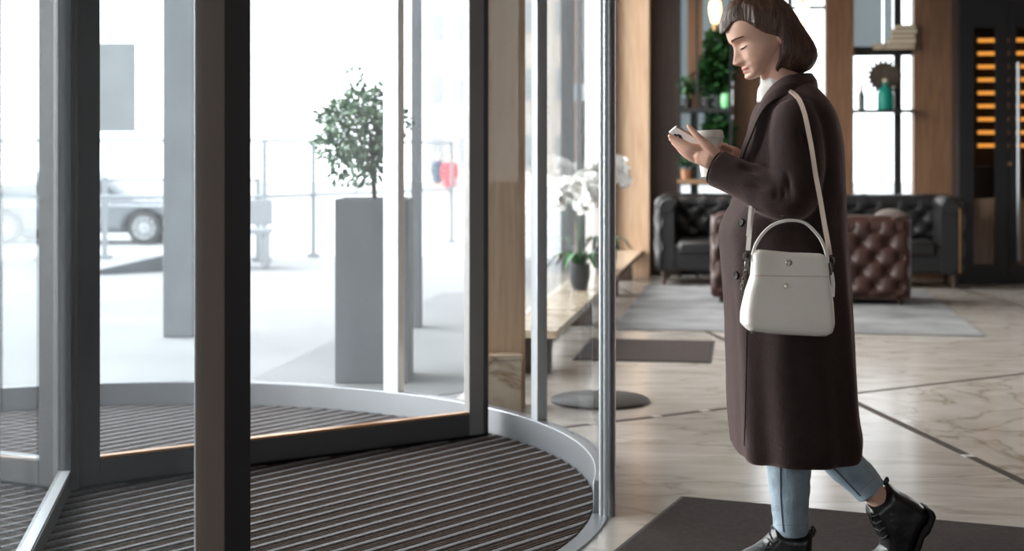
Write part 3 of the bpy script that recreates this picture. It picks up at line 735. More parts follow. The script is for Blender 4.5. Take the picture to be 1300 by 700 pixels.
    for a_ in (-1,1):
        for b2_ in (-1,1):
            c = ctr+s_*a_*(width/2-0.09)+f*b2_*(depth/2-0.09)
            MB().lathe(c,[(0.018,0.0),(0.028,leg_h)],12).build('foot', M['darkwood'], t, True)
    return t
# brown sofa seen from behind (its back to the camera)
bs = P(1035,388,12.05); bctr = Vector((bs.x,0,0)); bctr = Vector((2.51,12.35,0.0115))
chester('chesterfield_sofa', 'oxblood brown buttoned leather sofa seen from behind, back to the viewer', 'sofa', bctr, 1.62, 0.80, 0.735, LD, M['brownleather'], back_tuft=True, leg_h=0.045)
M['cushion'] = mat('grey_linen', (0.12,0.10,0.09), 0.9, bump=0.4, bscale=120)
c = P(1131,271,12.2)
cu = MB(); cu.ball(c-ZZ*0.09,(0.17,0.07,0.13),24,16,(LU,LD,ZZ)); tag(cu.build('cushion', M['cushion'], None, True), 'grey brown cushion peeking over the back of the brown sofa', 'cushion')
# black sofa and black armchair facing the camera
sc1 = P(1130,366,13.55); 
chester('sofa', 'black buttoned leather sofa behind the brown one, with a slim brass trim down its arm', 'sofa', Vector((3.38,13.88,0.0)), 1.70, 0.80, 0.86, -LD, M['blackleather'], leg_h=0.14, arm_w=0.24)
chester('armchair', 'black buttoned leather armchair in front of the plant shelf window', 'armchair', Vector((1.86,14.10,0.0)), 0.92, 0.80, 0.86, -LD, M['blackleather'], leg_h=0.14, arm_w=0.21, seats=1)
# rug
M['rug'] = mat('faded_grey_rug', (0.17,0.175,0.18), 0.95, bump=0.6, bscale=60, var=0.35, vscale=2.2, spec=0.1)
n_r = G(1250,428); u1 = (n_r-LO).dot(LU); v1 = (n_r-LO).dot(LD)
mb = MB(); mb.box(L2((0.38+u1)/2,(v1-1.45)/2,0.006),(u1-0.38,-1.45-v1,0.010),(LU,LD,ZZ))
tag(mb.build('area_rug', M['rug'], bevel=0.003), 'large faded pale grey rug under the leather seating', 'rug')
# dark runner mat on the marble, beyond
M['mat_charcoal'] = mat('charcoal_loop_mat', (0.040,0.032,0.030), 0.95, bump=0.8, bscale=220, var=0.2, vscale=60, spec=0.1)
M['mat_edge'] = mat('black_rubber_edge', (0.015,0.012,0.012), 0.7)
def floor_mat(nm, lab, o_, ux, uy, lx, ly):
    t = thing(nm, lab, 'mat', o_+ux*lx/2+uy*ly/2)
    MB().box(o_+ux*lx/2+uy*ly/2+ZZ*0.003,(lx,ly,0.005),(ux,uy,ZZ)).build('rubber_edge', M['mat_edge'], t, bevel=0.001)
    MB().box(o_+ux*lx/2+uy*ly/2+ZZ*0.0065,(lx-0.03,ly-0.03,0.004),(ux,uy,ZZ)).build('pile', M['mat_charcoal'], t, bevel=0.001)
p_ = G(907,434); floor_mat('runner_mat', 'dark grey rectangular mat on the marble beyond the woman, left of her', p_, -LU, -LD, 0.83, 1.02)
p_ = G(865,632); mu = Vector((0.926,-0.378,0)).normalized(); mv = Vector((-0.378,-0.926,0)).normalized()
floor_mat('door_mat', 'large dark charcoal mat under the feet of the walking woman', p_, mu, mv, 2.6, 1.7)

# round-footed stand by the glass
dc = G(762,510); M['stand'] = mat('dark_bronze_metal', (0.03,0.028,0.027), 0.45, 0.3)
st = thing('floor_stand', 'round dark metal foot with a slim pole standing right behind the curved glass', 'stand', (dc.x,dc.y,0))
mb = MB(); mb.lathe((dc.x,dc.y,0),[(0,0.0),(0.25,0.0),(0.25,0.012),(0.235,0.02),(0.03,0.03),(0,0.03)],48); mb.build('foot', M['stand'], st, True)
px_ = dc.x+0.04
mb = MB(); mb.tube([(px_,dc.y,0.025),(px_,dc.y,1.85)],0.014,12); mb.build('pole', M['stand'], st, True)

# orchids on the bench
def orchid(lab, base, hpot, rpot, stems, flowers, spread, topz):
    t = thing('potted_orchid', lab, 'orchid', base, 'white orchids on the bench')
    MB().lathe(base,[(0,0.0),(rpot*0.75,0.0),(rpot,hpot*0.5),(rpot*0.98,hpot),(rpot*0.85,hpot),(rpot*0.8,hpot*0.8),(0,hpot*0.8)],24).build('pot', M['pot'], t, True)
    lf = MB()
    for k in range(7):
        a_ = k*0.95+0.4; d = Vector((math.cos(a_),math.sin(a_),0))
        pts = [base+ZZ*hpot*0.85+d*(0.02+0.055*i)+ZZ*(0.10*math.sin(i*0.8)) for i in range(5)]
        wd_ = [0.012,0.03,0.036,0.026,0.004]; side = Vector((-d.y,d.x,0))
        vs = []
        for p, w2 in zip(pts,wd_): vs += [p-side*w2+ZZ*0.012, p, p+side*w2+ZZ*0.012]
        fs = []
        for i in range(4):
            for j in (0,1): fs.append((i*3+j,i*3+j+1,(i+1)*3+j+1,(i+1)*3+j))
        lf.add(vs, fs)
    lf.build('leaves', M['leaf_in'], t, True, fix=False)
    sm = MB()
    for s_ in range(stems):
        a_ = s_*2*math.pi/stems+0.5; d = Vector((math.cos(a_),math.sin(a_)*0.6,0))
        H_ = topz*random.uniform(0.85,1.0)
        pts = [base+ZZ*hpot*0.8, base+ZZ*(hpot+H_*0.45)+d*spread*0.2, base+ZZ*(hpot+H_*0.85)+d*spread*0.5, base+ZZ*(hpot+H_)+d*spread*0.8, base+ZZ*(hpot+H_*0.9)+d*spread*1.15, base+ZZ*(hpot+H_*0.7)+d*spread*1.35]
        sp_ = [Vector(q) for q in spl([tuple(p) for p in pts],6)]
        sm.tube(sp_,0.004,6)
        for k in range(flowers):
            p = sp_[int(len(sp_)*(0.38+0.6*k/flowers))]+rv()*0.035
            fl_ = MB(); nrm = (rv()+Vector((0,-0.9,0.1))).normalized(); e1 = nrm.orthogonal().normalized(); e2 = nrm.cross(e1)
            for m_ in range(5):
                b_ = m_*2*math.pi/5; dd = e1*math.cos(b_)+e2*math.sin(b_); sd = nrm.cross(dd)
                L_ = 0.056; fl_.add([p, p+dd*L_*0.55+sd*0.027+nrm*0.008, p+dd*L_+nrm*0.0, p+dd*L_*0.55-sd*0.027+nrm*0.008],[(0,1,2,3)])
            fl_.ball(p+nrm*0.008, 0.007, 6, 4); fl_.build('bloom', M['petal'], t, fix=False)
    sm.build('stem', M['leaf_in'], t, True)
b0 = P(733,369,10.55); b0.z = 0.27
orchid('white orchid in a black pot on the stone bench, nearer of the two', L2(0.13,-4.75,0.27), 0.19, 0.075, 6, 15, 0.13, 0.62)
orchid('white orchid in a black pot on the stone bench, farther of the two', L2(0.14,-2.95,0.27), 0.20, 0.10, 6, 16, 0.16, 0.74)

# ------------------------------------------------------------------ wine cabinet
def cb(px0, px1, z0, z1, v0, v1, mb=None): return backbox(px0,px1,z0,z1,v0,v1,mb)
VC = -0.62
M['lowp'] = wood_mat('polished_brown_panel', (0.16,0.10,0.07), (0.24,0.15,0.10), 0.2)
u0c, u1c = bu(1217,VC), bu(1217,VC)+1.75
wc_ = thing('wine_cabinet', 'tall black wine cabinet with two glazed doors and amber lit shelves', 'wine cabinet', L2((u0c+u1c)/2,(VC-0.05)/2))
def cu_(u0, u1, z0, z1, v0, v1, mb=None):
    mb = mb or MB(); mb.box(L2((u0+u1)/2,(v0+v1)/2,(z0+z1)/2),(u1-u0,v1-v0,z1-z0),(LU,LD,ZZ)); return mb
M['cabblack'] = mat('black_lacquer', (0.006,0.006,0.007), 0.35, spec=0.4)
M['cabin'] = mat('dark_oak_interior', (0.05,0.028,0.016), 0.6)
mb = MB()
cu_(u0c,u0c+0.04,0,3.1,VC+0.03,-0.08,mb); cu_(u1c-0.04,u1c,0,3.1,VC+0.03,-0.08,mb)
cu_(u0c+0.04,u1c-0.04,0,0.1,VC+0.03,-0.08,mb); cu_(u0c+0.04,u1c-0.04,3.06,3.1,VC+0.03,-0.08,mb)
mb.build('carcass', M['cabblack'], wc_)
cu_(u0c+0.04,u1c-0.04,0.1,3.06,-0.11,-0.08).build('back_panel', M['cabin'], wc_)
def ux(px): return bu(px,VC)
def pz(py): return CAMH-(py-HZ)/FP*(L2(ux(1250),VC).y)
um = u0c+ (ux(1289)-u0c)*1.0
ucen = ux(1280)
def transl(name, col, f=0.6):
    m = mat(name, col, 0.4); nt = m.node_tree; N = nt.nodes; L = nt.links; b = N['Principled BSDF']; o = N['Material Output']
    t = N.new('ShaderNodeBsdfTranslucent'); t.inputs[0].default_value = (*col,1); x = N.new('ShaderNodeMixShader'); x.inputs[0].default_value = f
    L.new(b.outputs[0], x.inputs[1]); L.new(t.outputs[0], x.inputs[2]); L.new(x.outputs[0], o.inputs[0]); return m
M['amber'] = mat('amber_led_strip', (0.8,0.45,0.12), 0.5, emit=(1.0,0.36,0.05), estr=0.95)
for u_a, u_b, hand in ((u0c+0.005, ucen-0.004, 1),(ucen+0.004, u1c-0.005, -1)):
    dr = cu_(u_a, ux(1236) if hand == 1 else ux(1290), 0.03, 3.08, VC-0.02, VC+0.025).build('door', M['cabblack'], wc_)
    gl0 = ux(1236) if hand == 1 else ux(1290); gl1 = ux(1263) if hand == 1 else ux(1317)
    x0_ = gl0; x1_ = gl1
    cu_(x1_, u_b, 0.03, 3.08, VC-0.02, VC+0.025).build('door_stile', M['cabblack'], dr)
    cu_(x0_, x1_, 0.03, pz(337), VC-0.02, VC+0.025).build('door_rail', M['cabblack'], dr)
    cu_(x0_, x1_, pz(35), 3.08, VC-0.02, VC+0.025).build('door_rail', M['cabblack'], dr)
    cu_(x0_, x1_, pz(337), pz(35), VC-0.002, VC+0.006).build('pane', M['glass_clear'], dr)
# shelves with led strips on their front edge
for i in range(9):
    z = pz(50+16.85*i)
    cu_(u0c+0.05,u1c-0.05,z+0.018,z+0.035,VC+0.12,-0.11).build('shelf', M['cabblack'], wc_)
    cu_(u0c+0.20,u1c-0.1,z-0.018,z+0.018,VC+0.135,VC+0.15).build('light_strip', M['amber'], wc_)
for z in (0.12+0.5,1.1):
    cu_(u0c+0.05,u1c-0.05,z,z+0.02,VC+0.12,-0.11).build('shelf', M['cabblack'], wc_)
# bronze panel behind the lower part of the glass
cu_(u0c+0.06,u1c-0.06,pz(336),pz(252),VC+0.03,VC+0.045).build('lower_panel', M['lowp'], wc_)
# handles on the doors
for px in (1291.5,):
    a_ = L2(ux(px), VC-0.07, pz(330)); b_ = L2(ux(px), VC-0.07, pz(80))
    hb = MB(); hb.tube([a_,b_],0.016,12); 
    for z in (pz(300),pz(110)): hb.tube([L2(ux(px),VC-0.07,z), L2(ux(px),VC-0.018,z)],0.009,8)
    hb.build('handle', M['alu_mid'], wc_, True)
c = L2(ux(1281),VC-0.03,pz(208)); MB().lathe(c,[(0,-0.01),(0.018,-0.01),(0.018,0.012),(0,0.012)],16,(LU,ZZ,-LD)).build('lock', M['brass'], wc_, True)

# ------------------------------------------------------------------ display shelves before the windows
Mg = {'teal': transl('teal_bottle_glass',(0.03,0.42,0.34)), 'darkb': mat('dark_bottle_glass',(0.015,0.03,0.015),0.15,spec=0.7), 'foil': mat('red_foil',(0.45,0.03,0.02),0.4),
      'gear': mat('patinated_cast_metal',(0.075,0.06,0.045),0.6,0.3,var=0.2,vscale=20), 'jar': mat('light_green_glazed_jar',(0.20,0.55,0.25),0.3), 'terr': mat('terracotta_pot',(0.42,0.20,0.11),0.7),
      'paper': mat('ivory_paper',(0.55,0.50,0.38),0.8), 'cover': mat('brown_cloth_cover',(0.22,0.13,0.07),0.8), 'greyw': transl('grey_blind_fabric',(0.36,0.39,0.40),0.75)}
def wz(py, v): return CAMH-(py-HZ)/FP*L2(2,v).y
VS = -0.20
def shelf_board(nm, lab, p0, p1, py, t=0.03, d=0.26, m_='wframe', v=VS):
    z = wz(py, v); o = cu_(bu(p0,v),bu(p1,v),z-t,z,v-d/2,v+d/2).build(nm, M[m_]); return tag(o, lab, 'shelf')
# window right: shelf with bottle, teal bottle, gear sculpture
shelf_board('display_shelf','black shelf carrying the teal bottle and the toothed disc, before the right window',1085,1159,140,0.03,0.24,v=-0.16)
VB = -0.16; zS = wz(140,VB)
def lathe_thing(nm, lab, cat, px, v, z, parts, grp=None):
    base = L2(bu(px,v), v, z); t = thing(nm, lab, cat, base, grp)
    for pn, prof_, m_ in parts: MB().lathe(base, prof_, 20).build(pn, m_, t, True)
    return t
lathe_thing('glass_jug','teal green glass bottle with a wide body on the window shelf','bottle',1124,VB,zS,(('body',[(0,0),(0.078,0),(0.082,0.03),(0.080,0.16),(0.06,0.21),(0.024,0.235),(0.024,0.28),(0,0.28)],Mg['teal']),('stopper',[(0,0.28),(0.026,0.28),(0.026,0.31),(0,0.31)],Mg['paper'])))
lathe_thing('wine_bottle','slim dark bottle with red foil top on the window shelf','bottle',1093.5,VB,zS,(('body',[(0,0),(0.033,0),(0.034,0.15),(0.014,0.20),(0.013,0.24),(0,0.24)],Mg['darkb']),('foil',[(0,0.2),(0.016,0.2),(0.015,0.27),(0,0.27)],Mg['foil'])))
gc = L2(bu(1122,VB+0.10),VB+0.10,wz(98,VB+0.10)); gt = thing('toothed_disc','brown toothed metal disc ornament standing behind the teal bottle','ornament',gc-ZZ*0.25)
mb = MB(); prof_ = []
nT = 18; ring0, ring1 = [], []
for k in range(nT*4):
    a_ = 2*math.pi*k/(nT*4); r_ = 0.182 if (k % 4) in (0,1) else 0.140
    ring0.append(gc+LU*math.cos(a_)*r_+ZZ*math.sin(a_)*r_-LD*0.02); ring1.append(gc+LU*math.cos(a_)*r_+ZZ*math.sin(a_)*r_+LD*0.02)
mb.rings([ring0,ring1]); mb.build('disc', Mg['gear'], gt)
zz_ = gc.z-0.142; MB().box(Vector((gc.x,gc.y,(zS+zz_)/2+0.005)),(0.05,0.05,zz_-zS+0.01),(LU,LD,ZZ)).build('foot', Mg['gear'], gt)
# upper shelf with plates/books
shelf_board('display_shelf','pale wooden shelf high in the right window, under the stack of books',1108,1159.5,57,0.06,0.2,'bench_marble',v=-0.13)
zB = wz(57,-0.13)
bk0 = None
for k,(wd_,th_,m_,lab) in enumerate(((0.26,0.05,'paper','ivory book, lowest of the stack on the high shelf'),(0.22,0.045,'cover','brown book in the middle of the stack on the high shelf'),(0.24,0.05,'paper','ivory book lying on the brown one on the high shelf'),(0.19,0.04,'cover','brown book, topmost of the stack on the high shelf'))):
    c = L2(bu(1145,-0.13)+0.01*k, -0.13, zB+th_/2); t = thing('book', lab, 'book', Vector((c.x,c.y,zB)), 'books on the high shelf')
    MB().box(c,(wd_,0.15,th_),(LU,LD,ZZ)).build('cover', Mg['cover'], t); MB().box(c-LU*0.003-LD*0.003,(wd_,0.152,th_*0.7),(LU,LD,ZZ)).build('pages', Mg['paper'], t); zB += th_+0.0005
# blinds: grey panels in the right window, one added to dim the left
for (a_,b_,y0_,lab) in ((862,929,236,'pale grey roller blind added to dim the left window behind the plants'),(1084,1120,62,'grey roller blind in the upper part of the right window, left side'),(1122,1133,62,'narrow grey blind strip beside the wide one in the right window'),):
    o = cu_(bu(a_,0.09),bu(b_,0.09),wz(y0_,0.09),3.4,0.085,0.095).build('roller_blind', Mg['greyw']); tag(o, lab, 'blind')
# left window: shelving unit with plants
VP = -0.33
sh_ = thing('shelving_unit','black metal shelving unit full of plants before the left window','shelving unit',L2(bu(896,VP),VP))
for px in (863,885,928):
    for v in (VP-0.13,VP+0.13): cu_(bu(px,v)-0.012,bu(px,v)+0.012,0.0,3.2,v-0.012,v+0.012).build('upright', M['wframe'], sh_)
for i,py in enumerate((-20,137,228)):
    z = wz(py,VP); cu_(bu(863,VP)-0.02,bu(928,VP)+0.02,z-0.045,z,VP-0.15,VP+0.15).build('shelf', M['wframe'] if py<200 else Mg['cover'], sh_)
cu_(bu(873,VP+0.1),bu(892,VP+0.1),wz(137,VP),wz(-20,VP)-0.045,VP+0.10,VP+0.12).build('side_panel', M['walnut'], sh_)
zm = wz(137,VP); zl = wz(228,VP)
lathe_thing('glazed_jar','light green glazed jar on the shelf, level with her chin','jar',922,VP-0.05,zm,(('body',[(0,0),(0.05,0),(0.06,0.05),(0.058,0.13),(0.04,0.15),(0,0.15)],Mg['jar']),))
def foliage_plant(lab, px, v, z, hp, rp, rad, hc, nl, ll=0.09, pm='pot'):
    base = L2(bu(px,v), v, z); t = thing('potted_plant', lab, 'plant', base, 'plants on the shelving unit')
    MB().lathe(base,[(0,0),(rp*0.75,0),(rp,hp),(rp*0.9,hp),(rp*0.85,hp*0.9),(0,hp*0.9)],20).build('pot', Mg[pm] if pm in Mg else M[pm], t, True)
    st_, lf = MB(), MB(); cc = base+ZZ*(hp+hc)
    for k in range(nl):
        v_ = rv(); e = cc+Vector((v_.x*rad[0],v_.y*rad[1],v_.z*rad[2]))
        if k % 6 == 0: st_.tube([base+ZZ*hp*0.8, base.lerp(e,0.6)+ZZ*0.05, e],0.003,5)
        leaf_quad(lf, e, (Vector((v_.x,v_.y,-0.2))+rv()*0.6).normalized(), rv().normalized(), ll*random.uniform(0.7,1.2), ll*0.28)
    st_.build('stem', M['leaf_in'], t); lf.build('leaves', M['leaf_in'], t, fix=False)
foliage_plant('bushy dark green plant filling the upper shelf beside her face', 913, VP, zm, 0.12, 0.07, (0.13,0.10,0.36), 0.36, 900)
foliage_plant('small trailing green plant on the upper shelf, left of the bushy one', 899, VP, zm, 0.10, 0.05, (0.07,0.09,0.22), 0.24, 350, 0.07)
foliage_plant('slim dark plant at the left end of the upper shelf', 873, VP, zm, 0.10, 0.05, (0.05,0.08,0.12), 0.15, 60, 0.08)
foliage_plant('small green plant in a terracotta pot on the lower shelf', 872, VP-0.03, zl, 0.10, 0.065, (0.08,0.08,0.10), 0.12, 80, 0.07, 'terr')
foliage_plant('dense dark green plant on the lower shelf behind the phone', 912, VP, zl, 0.12, 0.07, (0.13,0.10,0.28), 0.30, 700)
# pendant lamps
M['bulb'] = mat('warm_glass_bulb',(1,0.75,0.45),0.4,emit=(1.0,0.55,0.22),estr=5.0)
def pendant(lab, px, py, v):
    z = wz(py,v); c = L2(bu(px,v),v,z); t = thing('pendant_lamp', lab, 'lamp', c, 'warm pendant lamps')
    MB().lathe(c,[(0.0,-0.10),(0.035,-0.08),(0.055,0.0),(0.06,0.06),(0.05,0.12),(0.02,0.14),(0,0.14)],20).build('bulb', M['bulb'], t, True)
    MB().lathe(c,[(0.0,-0.17),(0.02,-0.16),(0.03,-0.10),(0.0,-0.10)],16).build('finial', M['brass'], t, True)
    MB().tube([c+ZZ*0.13,Vector((c.x,c.y,H_IN))],0.004,6).build('cord', M['black'], t)
    MB().lathe(c,[(0.0,0.13),(0.028,0.13),(0.022,0.19),(0,0.19)],16).build('cap', M['brass'], t, True)
pendant('glowing warm pendant lamp hanging just before her forehead', 908, 16, -0.9)
pendant('glowing warm pendant lamp half hidden behind her hair', 1019, 20, -0.9)

# unseen ceiling lights added to warm and brighten the lobby
M['lens'] = mat('lamp_lens',(1,0.9,0.75),0.4,emit=(1.0,0.78,0.52),estr=6.0)
def fill_downlight(i, x, y, pw, sz=0.18, col_=(1.0,0.80,0.60)):
    t = thing('fill_ceiling_light','round warm ceiling light, unseen, added to brighten the lobby','ceiling light',(x,y,H_IN-0.02),'added lobby ceiling lights')
    MB().lathe((x,y,H_IN),[(0,-0.002),(sz,-0.002),(sz,-0.02),(sz*0.85,-0.02),(sz*0.8,-0.008),(0,-0.008)],32).build('trim_ring', M['alu_light'], t, True)
    ld = bpy.data.lights.new('fill_downlight','AREA'); ld.shape = 'DISK'; ld.size = sz*1.6; ld.energy = pw*0.2; ld.color = col_; ld.spread = 2.4
    lo = bpy.data.objects.new('fill_downlight_lamp', ld); C.objects.link(lo); lo.location = (x,y,H_IN-0.03)
DL = ((1.2,3.0,14),(2.6,6.0,12),(0.85,7.4,60),(2.2,9.6,10),(4.4,8.0,8),(1.5,13.2,36),(3.6,12.0,7),(5.6,10.8,6),(4.6,4.0,6))
for i,(x,y,p_) in enumerate(DL): fill_downlight(i,x,y,p_,col_=(1.0,0.60,0.34) if p_ > 30 else (1.0,0.80,0.60))  # strong ones warmed to tint the piers and floor

# ------------------------------------------------------------------ the woman
Y0 = 4.30
wn = thing('person','woman in a long dark brown coat and light jeans walking left, looking at a phone','person',(0.83,4.3,0.008))
M['skin'] = mat('skin',(0.76,0.46,0.35),0.48,sss=0.15,spec=0.4,var=0.05,vscale=15)
M['lips'] = mat('lips',(0.48,0.16,0.13),0.4,sss=0.1)
M['coat'] = mat('dark_brown_wool',(0.024,0.0145,0.0130),0.85,bump=0.45,bscale=220,sheen=0.30,spec=0.2,var=0.12,vscale=30)
M['cuff_dark'] = mat('cuff_shade_dark',(0.02,0.014,0.013),0.8)
M['denim'] = mat('light_blue_denim',(0.30,0.38,0.45),0.85,bump=0.5,bscale=260,var=0.22,vscale=14)
M['seam'] = mat('dark_denim_seam',(0.06,0.085,0.12),0.85)
M['bagst'] = mat('tan_thread',(0.25,0.24,0.23),0.9)
M['boot'] = mat('black_boot_leather',(0.009,0.009,0.010),0.36,spec=0.55,bump=0.2,bscale=70)
M['sole'] = mat('black_rubber_sole',(0.012,0.010,0.009),0.7)
M['lace'] = mat('black_lace',(0.01,0.01,0.011),0.8)
M['button'] = mat('dark_horn_button',(0.010,0.008,0.007),0.6,spec=0.2)
M['shirt'] = mat('white_knit',(0.72,0.70,0.67),0.9,bump=0.4,bscale=150)
M['brow'] = mat('brown_brow_hair',(0.12,0.065,0.048),0.9,spec=0.1)
# hair: long-stretched noise along the strands
hm = mat('brown_hair',(0.085,0.042,0.027),0.42,spec=0.5,bump=0.9,bscale=40,var=0.45,vscale=26,stretch=(3.2,3.2,0.35)); M['hair'] = hm

# --- head surface in its own axes: a forward, y lateral (camera side negative), h up
FW = Vector((-0.906,0,-0.42)); UPH = Vector((-0.42,0,0.906)); LT = Vector((0,1,0)); YAX = LT.copy()
_y = math.radians(9); FW, LT = FW*math.cos(_y)-LT*math.sin(_y), LT*math.cos(_y)+FW*math.sin(_y)
E0 = P(978,62,Y0)
def HW(a, y, h): return E0+FW*a+LT*y+UPH*h
frontp = smooth_tab([(-0.0600,0.082),(-0.0585,0.0925),(-0.052,0.1015),(-0.0447,0.1040),(-0.038,0.1000),(-0.0300,0.1000),(-0.024,0.0995),(-0.018,0.1000),(-0.010,0.0975),(0.0,0.0955),(0.02,0.0925),(0.04,0.093),(0.055,0.0975),(0.068,0.1025),(0.085,0.1020),(0.105,0.0965),(0.125,0.080),(0.143,0.050),(0.154,0.015),(0.157,0.0)],6)
backp = smooth_tab([(-0.060,0.070),(-0.05,0.045),(-0.04,0.015),(-0.02,-0.02),(0.0,-0.050),(0.03,-0.080),(0.06,-0.092),(0.09,-0.090),(0.12,-0.072),(0.143,-0.035),(0.154,-0.01),(0.157,-0.005)],6)
halfw = smooth_tab([(-0.060,0.010),(-0.0555,0.024),(-0.045,0.036),(-0.03,0.047),(-0.01,0.058),(0.01,0.0655),(0.035,0.0700),(0.06,0.0735),(0.09,0.0745),(0.12,0.064),(0.143,0.040),(0.154,0.014),(0.157,0.003)],6)
# nose, in profile
nosep = smooth_tab([(-0.0165,0.0),(-0.0105,0.0085),(-0.0045,0.019),(0.001,0.0275),(0.0074,0.0300),(0.014,0.0270),(0.025,0.0205),(0.037,0.0135),(0.048,0.0075),(0.058,0.003),(0.072,0.0)],6)
def g1(x, s): return math.exp(-(x/s)**2)
def head_pt(h, ph):
    f = lerp_tab(frontp,h)[0]; b = lerp_tab(backp,h)[0]; wv = lerp_tab(halfw,h)[0]
    ca, sa = math.cos(ph), math.sin(ph)
    cx_ = b+(f-b)*0.46
    ax_ = (f-cx_) if ca > 0 else (cx_-b)
    e = 0.82 if ca > 0 else 0.95
    y = wv*math.copysign(abs(sa)**0.9, sa); a = cx_+ax_*math.copysign(abs(ca)**e, ca)
    if ca > 0:
        k = min(1,ca*2.2)
        nz_ = lerp_tab(nosep,h)[0] if -0.0165 < h < 0.072 else 0
        sg = 0.0095 if h > 0.016 else 0.0095+0.0055*g1(h-0.001,0.010)
        a += nz_*g1(y,sg)**0.8*k
        # alar wings
        a += 0.0085*g1(abs(y)-0.0135,0.0055)*g1(h-0.0015,0.0075)*k
        a -= 0.004*g1(abs(y)-0.0075,0.004)*g1(h+0.006,0.004)*k
        # eye sockets and lids
        a -= 0.0125*g1(abs(y)-0.031,0.017)*g1(h-0.046,0.013)*k
        a += 0.0085*g1(abs(y)-0.031,0.0125)*g1(h-0.0415,0.0095)*k
        a += 0.003*g1(abs(y)-0.030,0.020)*g1(h-0.0635,0.008)*k
        # lips
        lw = max(0,1-(y/0.0245)**2)
        a += 0.0062*lw*g1(h+0.0205,0.0042)*k + 0.0058*lw*g1(h+0.0305,0.0048)*k
        a -= 0.0035*g1(y,0.024)*g1(h+0.0255,0.0018)*k
        a -= 0.003*g1(abs(y)-0.027,0.005)*g1(h+0.0255,0.006)*k
        # chin and cheekbones
        a += 0.004*g1(y,0.018)*g1(h+0.046,0.010)*k
        a += 0.004*g1(abs(y)-0.043,0.014)*g1(h-0.015,0.020)*k
    return a, y, h
body = MB()
RR = []; NH, NPH = 130, 160
hs = [-0.060+(0.217)*i/NH for i in range(NH+1)]
for h in hs: RR.append([HW(*head_pt(h, 2*math.pi*k/NPH)) for k in range(NPH)])
body.rings(RR)
def face_pt(h, y, off=0.0):          # a point of the front surface at lateral y
    best = min((abs(head_pt(h, -1.45+2.9*k/400)[1]-y), k) for k in range(401))[1]
    a, yy, hh = head_pt(h, -1.45+2.9*best/400); return HW(a+off, yy, hh)
# ears
for s_ in (-1,1):
    body.ball(HW(-0.024,s_*0.069,0.022),(0.017,0.008,0.030),14,10,(FW,LT,UPH))
    body.ball(HW(-0.018,s_*0.069,0.0),(0.009,0.006,0.012),12,8,(FW,LT,UPH))
# neck, trunk, arms, legs
def PW(px, py, dy=0.0): return P(px, py, Y0+dy)
nk = [HW(-0.012,0,0.03), PW(988,88), PW(992,104), PW(1000,124), PW(1004,140)]
body.tube(nk,[0.055,0.055,0.054,0.060,0.075],24)
trunk = [(PW(1004,132),0.05,0.09),(PW(1004,146),0.08,0.135),(PW(1004,172),0.10,0.15),(PW(1003,220),0.11,0.145),(PW(1002,270),0.10,0.13),(PW(1005,320),0.115,0.165),(PW(1008,360),0.12,0.175),(PW(1008,395),0.10,0.165)]
body.rings([[c+Vector((math.cos(t)*ax_, math.sin(t)*ay_, 0)) for t in [2*math.pi*k/28 for k in range(28)]] for c, ax_, ay_ in trunk])
YF, YR = -0.06, 0.085          # front (planted) leg is nearer, rear leg farther
body.tube([PW(1008,380,-0.075), PW(1004,470,-0.07), PW(1002,540,YF), PW(1003,610,YF), PW(1006,680,YF), PW(1006,715,YF)],[0.088,0.072,0.056,0.052,0.036,0.034],20,round_=True)
body.tube([PW(1008,380,0.075), PW(1022,460,0.08), PW(1038,535,YR), PW(1070,585,YR), PW(1106,622,YR), PW(1128,648,YR)],[0.088,0.072,0.056,0.052,0.035,0.034],20,round_=True)
# feet inside the boots
body.tube([PW(1006,712,YF), PW(985,722,YF), PW(955,728,YF)],[0.033,0.028,0.018],14,round_=True)
body.tube([PW(1136,650,YR), PW(1140,680,YR), PW(1128,706,YR)],[0.033,0.028,0.018],14,round_=True)
# arms
body.tube([PW(1008,158,-0.145), PW(1012,200,-0.20), PW(1012,252,-0.19), PW(970,238,-0.14), PW(930,216,-0.10), PW(916,206,-0.085)],[0.05,0.042,0.036,0.034,0.027,0.024],18,round_=True)
body.tube([PW(1000,158,0.145), PW(996,200,0.20), PW(990,246,0.19), PW(955,218,0.12), PW(935,200,0.075), PW(928,195,0.06)],[0.05,0.042,0.036,0.034,0.027,0.024],18,round_=True)
# left hand (near the camera): palm slab plus fingers under the phone, thumb on top
HY = -0.085
def hp(px, py, dy): return PW(px, py, HY+dy)
body.tube([hp(920,207,0.0), hp(909,203,0.004), hp(899,199,0.006), hp(890,197,0.010)],[0.023,0.027,0.030,0.022],16,round_=True)
body.tube([hp(912,208,0.012), hp(900,206,0.018), hp(888,204,0.022)],[0.020,0.021,0.013],14,round_=True)
body.tube([hp(910,197,-0.004), hp(899,190,-0.004), hp(890,187,0.0)],[0.018,0.018,0.012],14,round_=True)
fing = [[(889,187.5,-0.004),(877,185.5,-0.006),(863,179,0.0),(850.5,173.0,0.006)],
        [(887,193,0.010),(874,190.5,0.006),(861,182.5,0.014),(851.5,176.5,0.020)],
        [(886,199,0.022),(874,196,0.018),(862,188,0.026),(854.5,181,0.034)],
        [(887,205,0.032),(878,202.5,0.030),(868,196,0.036),(861.5,189.5,0.044)]]
fr_ = [(0.0105,0.0092,0.0082,0.0070),(0.0105,0.0093,0.0082,0.0070),(0.0100,0.0088,0.0078,0.0067),(0.0090,0.0078,0.0070,0.0060)]
for pts_, rs in zip(fing, fr_):
    q_ = spl([hp(*p).to_tuple()+(r_,) for p, r_ in zip(pts_, rs)],4)
    body.tube([x[:3] for x in q_],[x[3] for x in q_],12,round_=True)
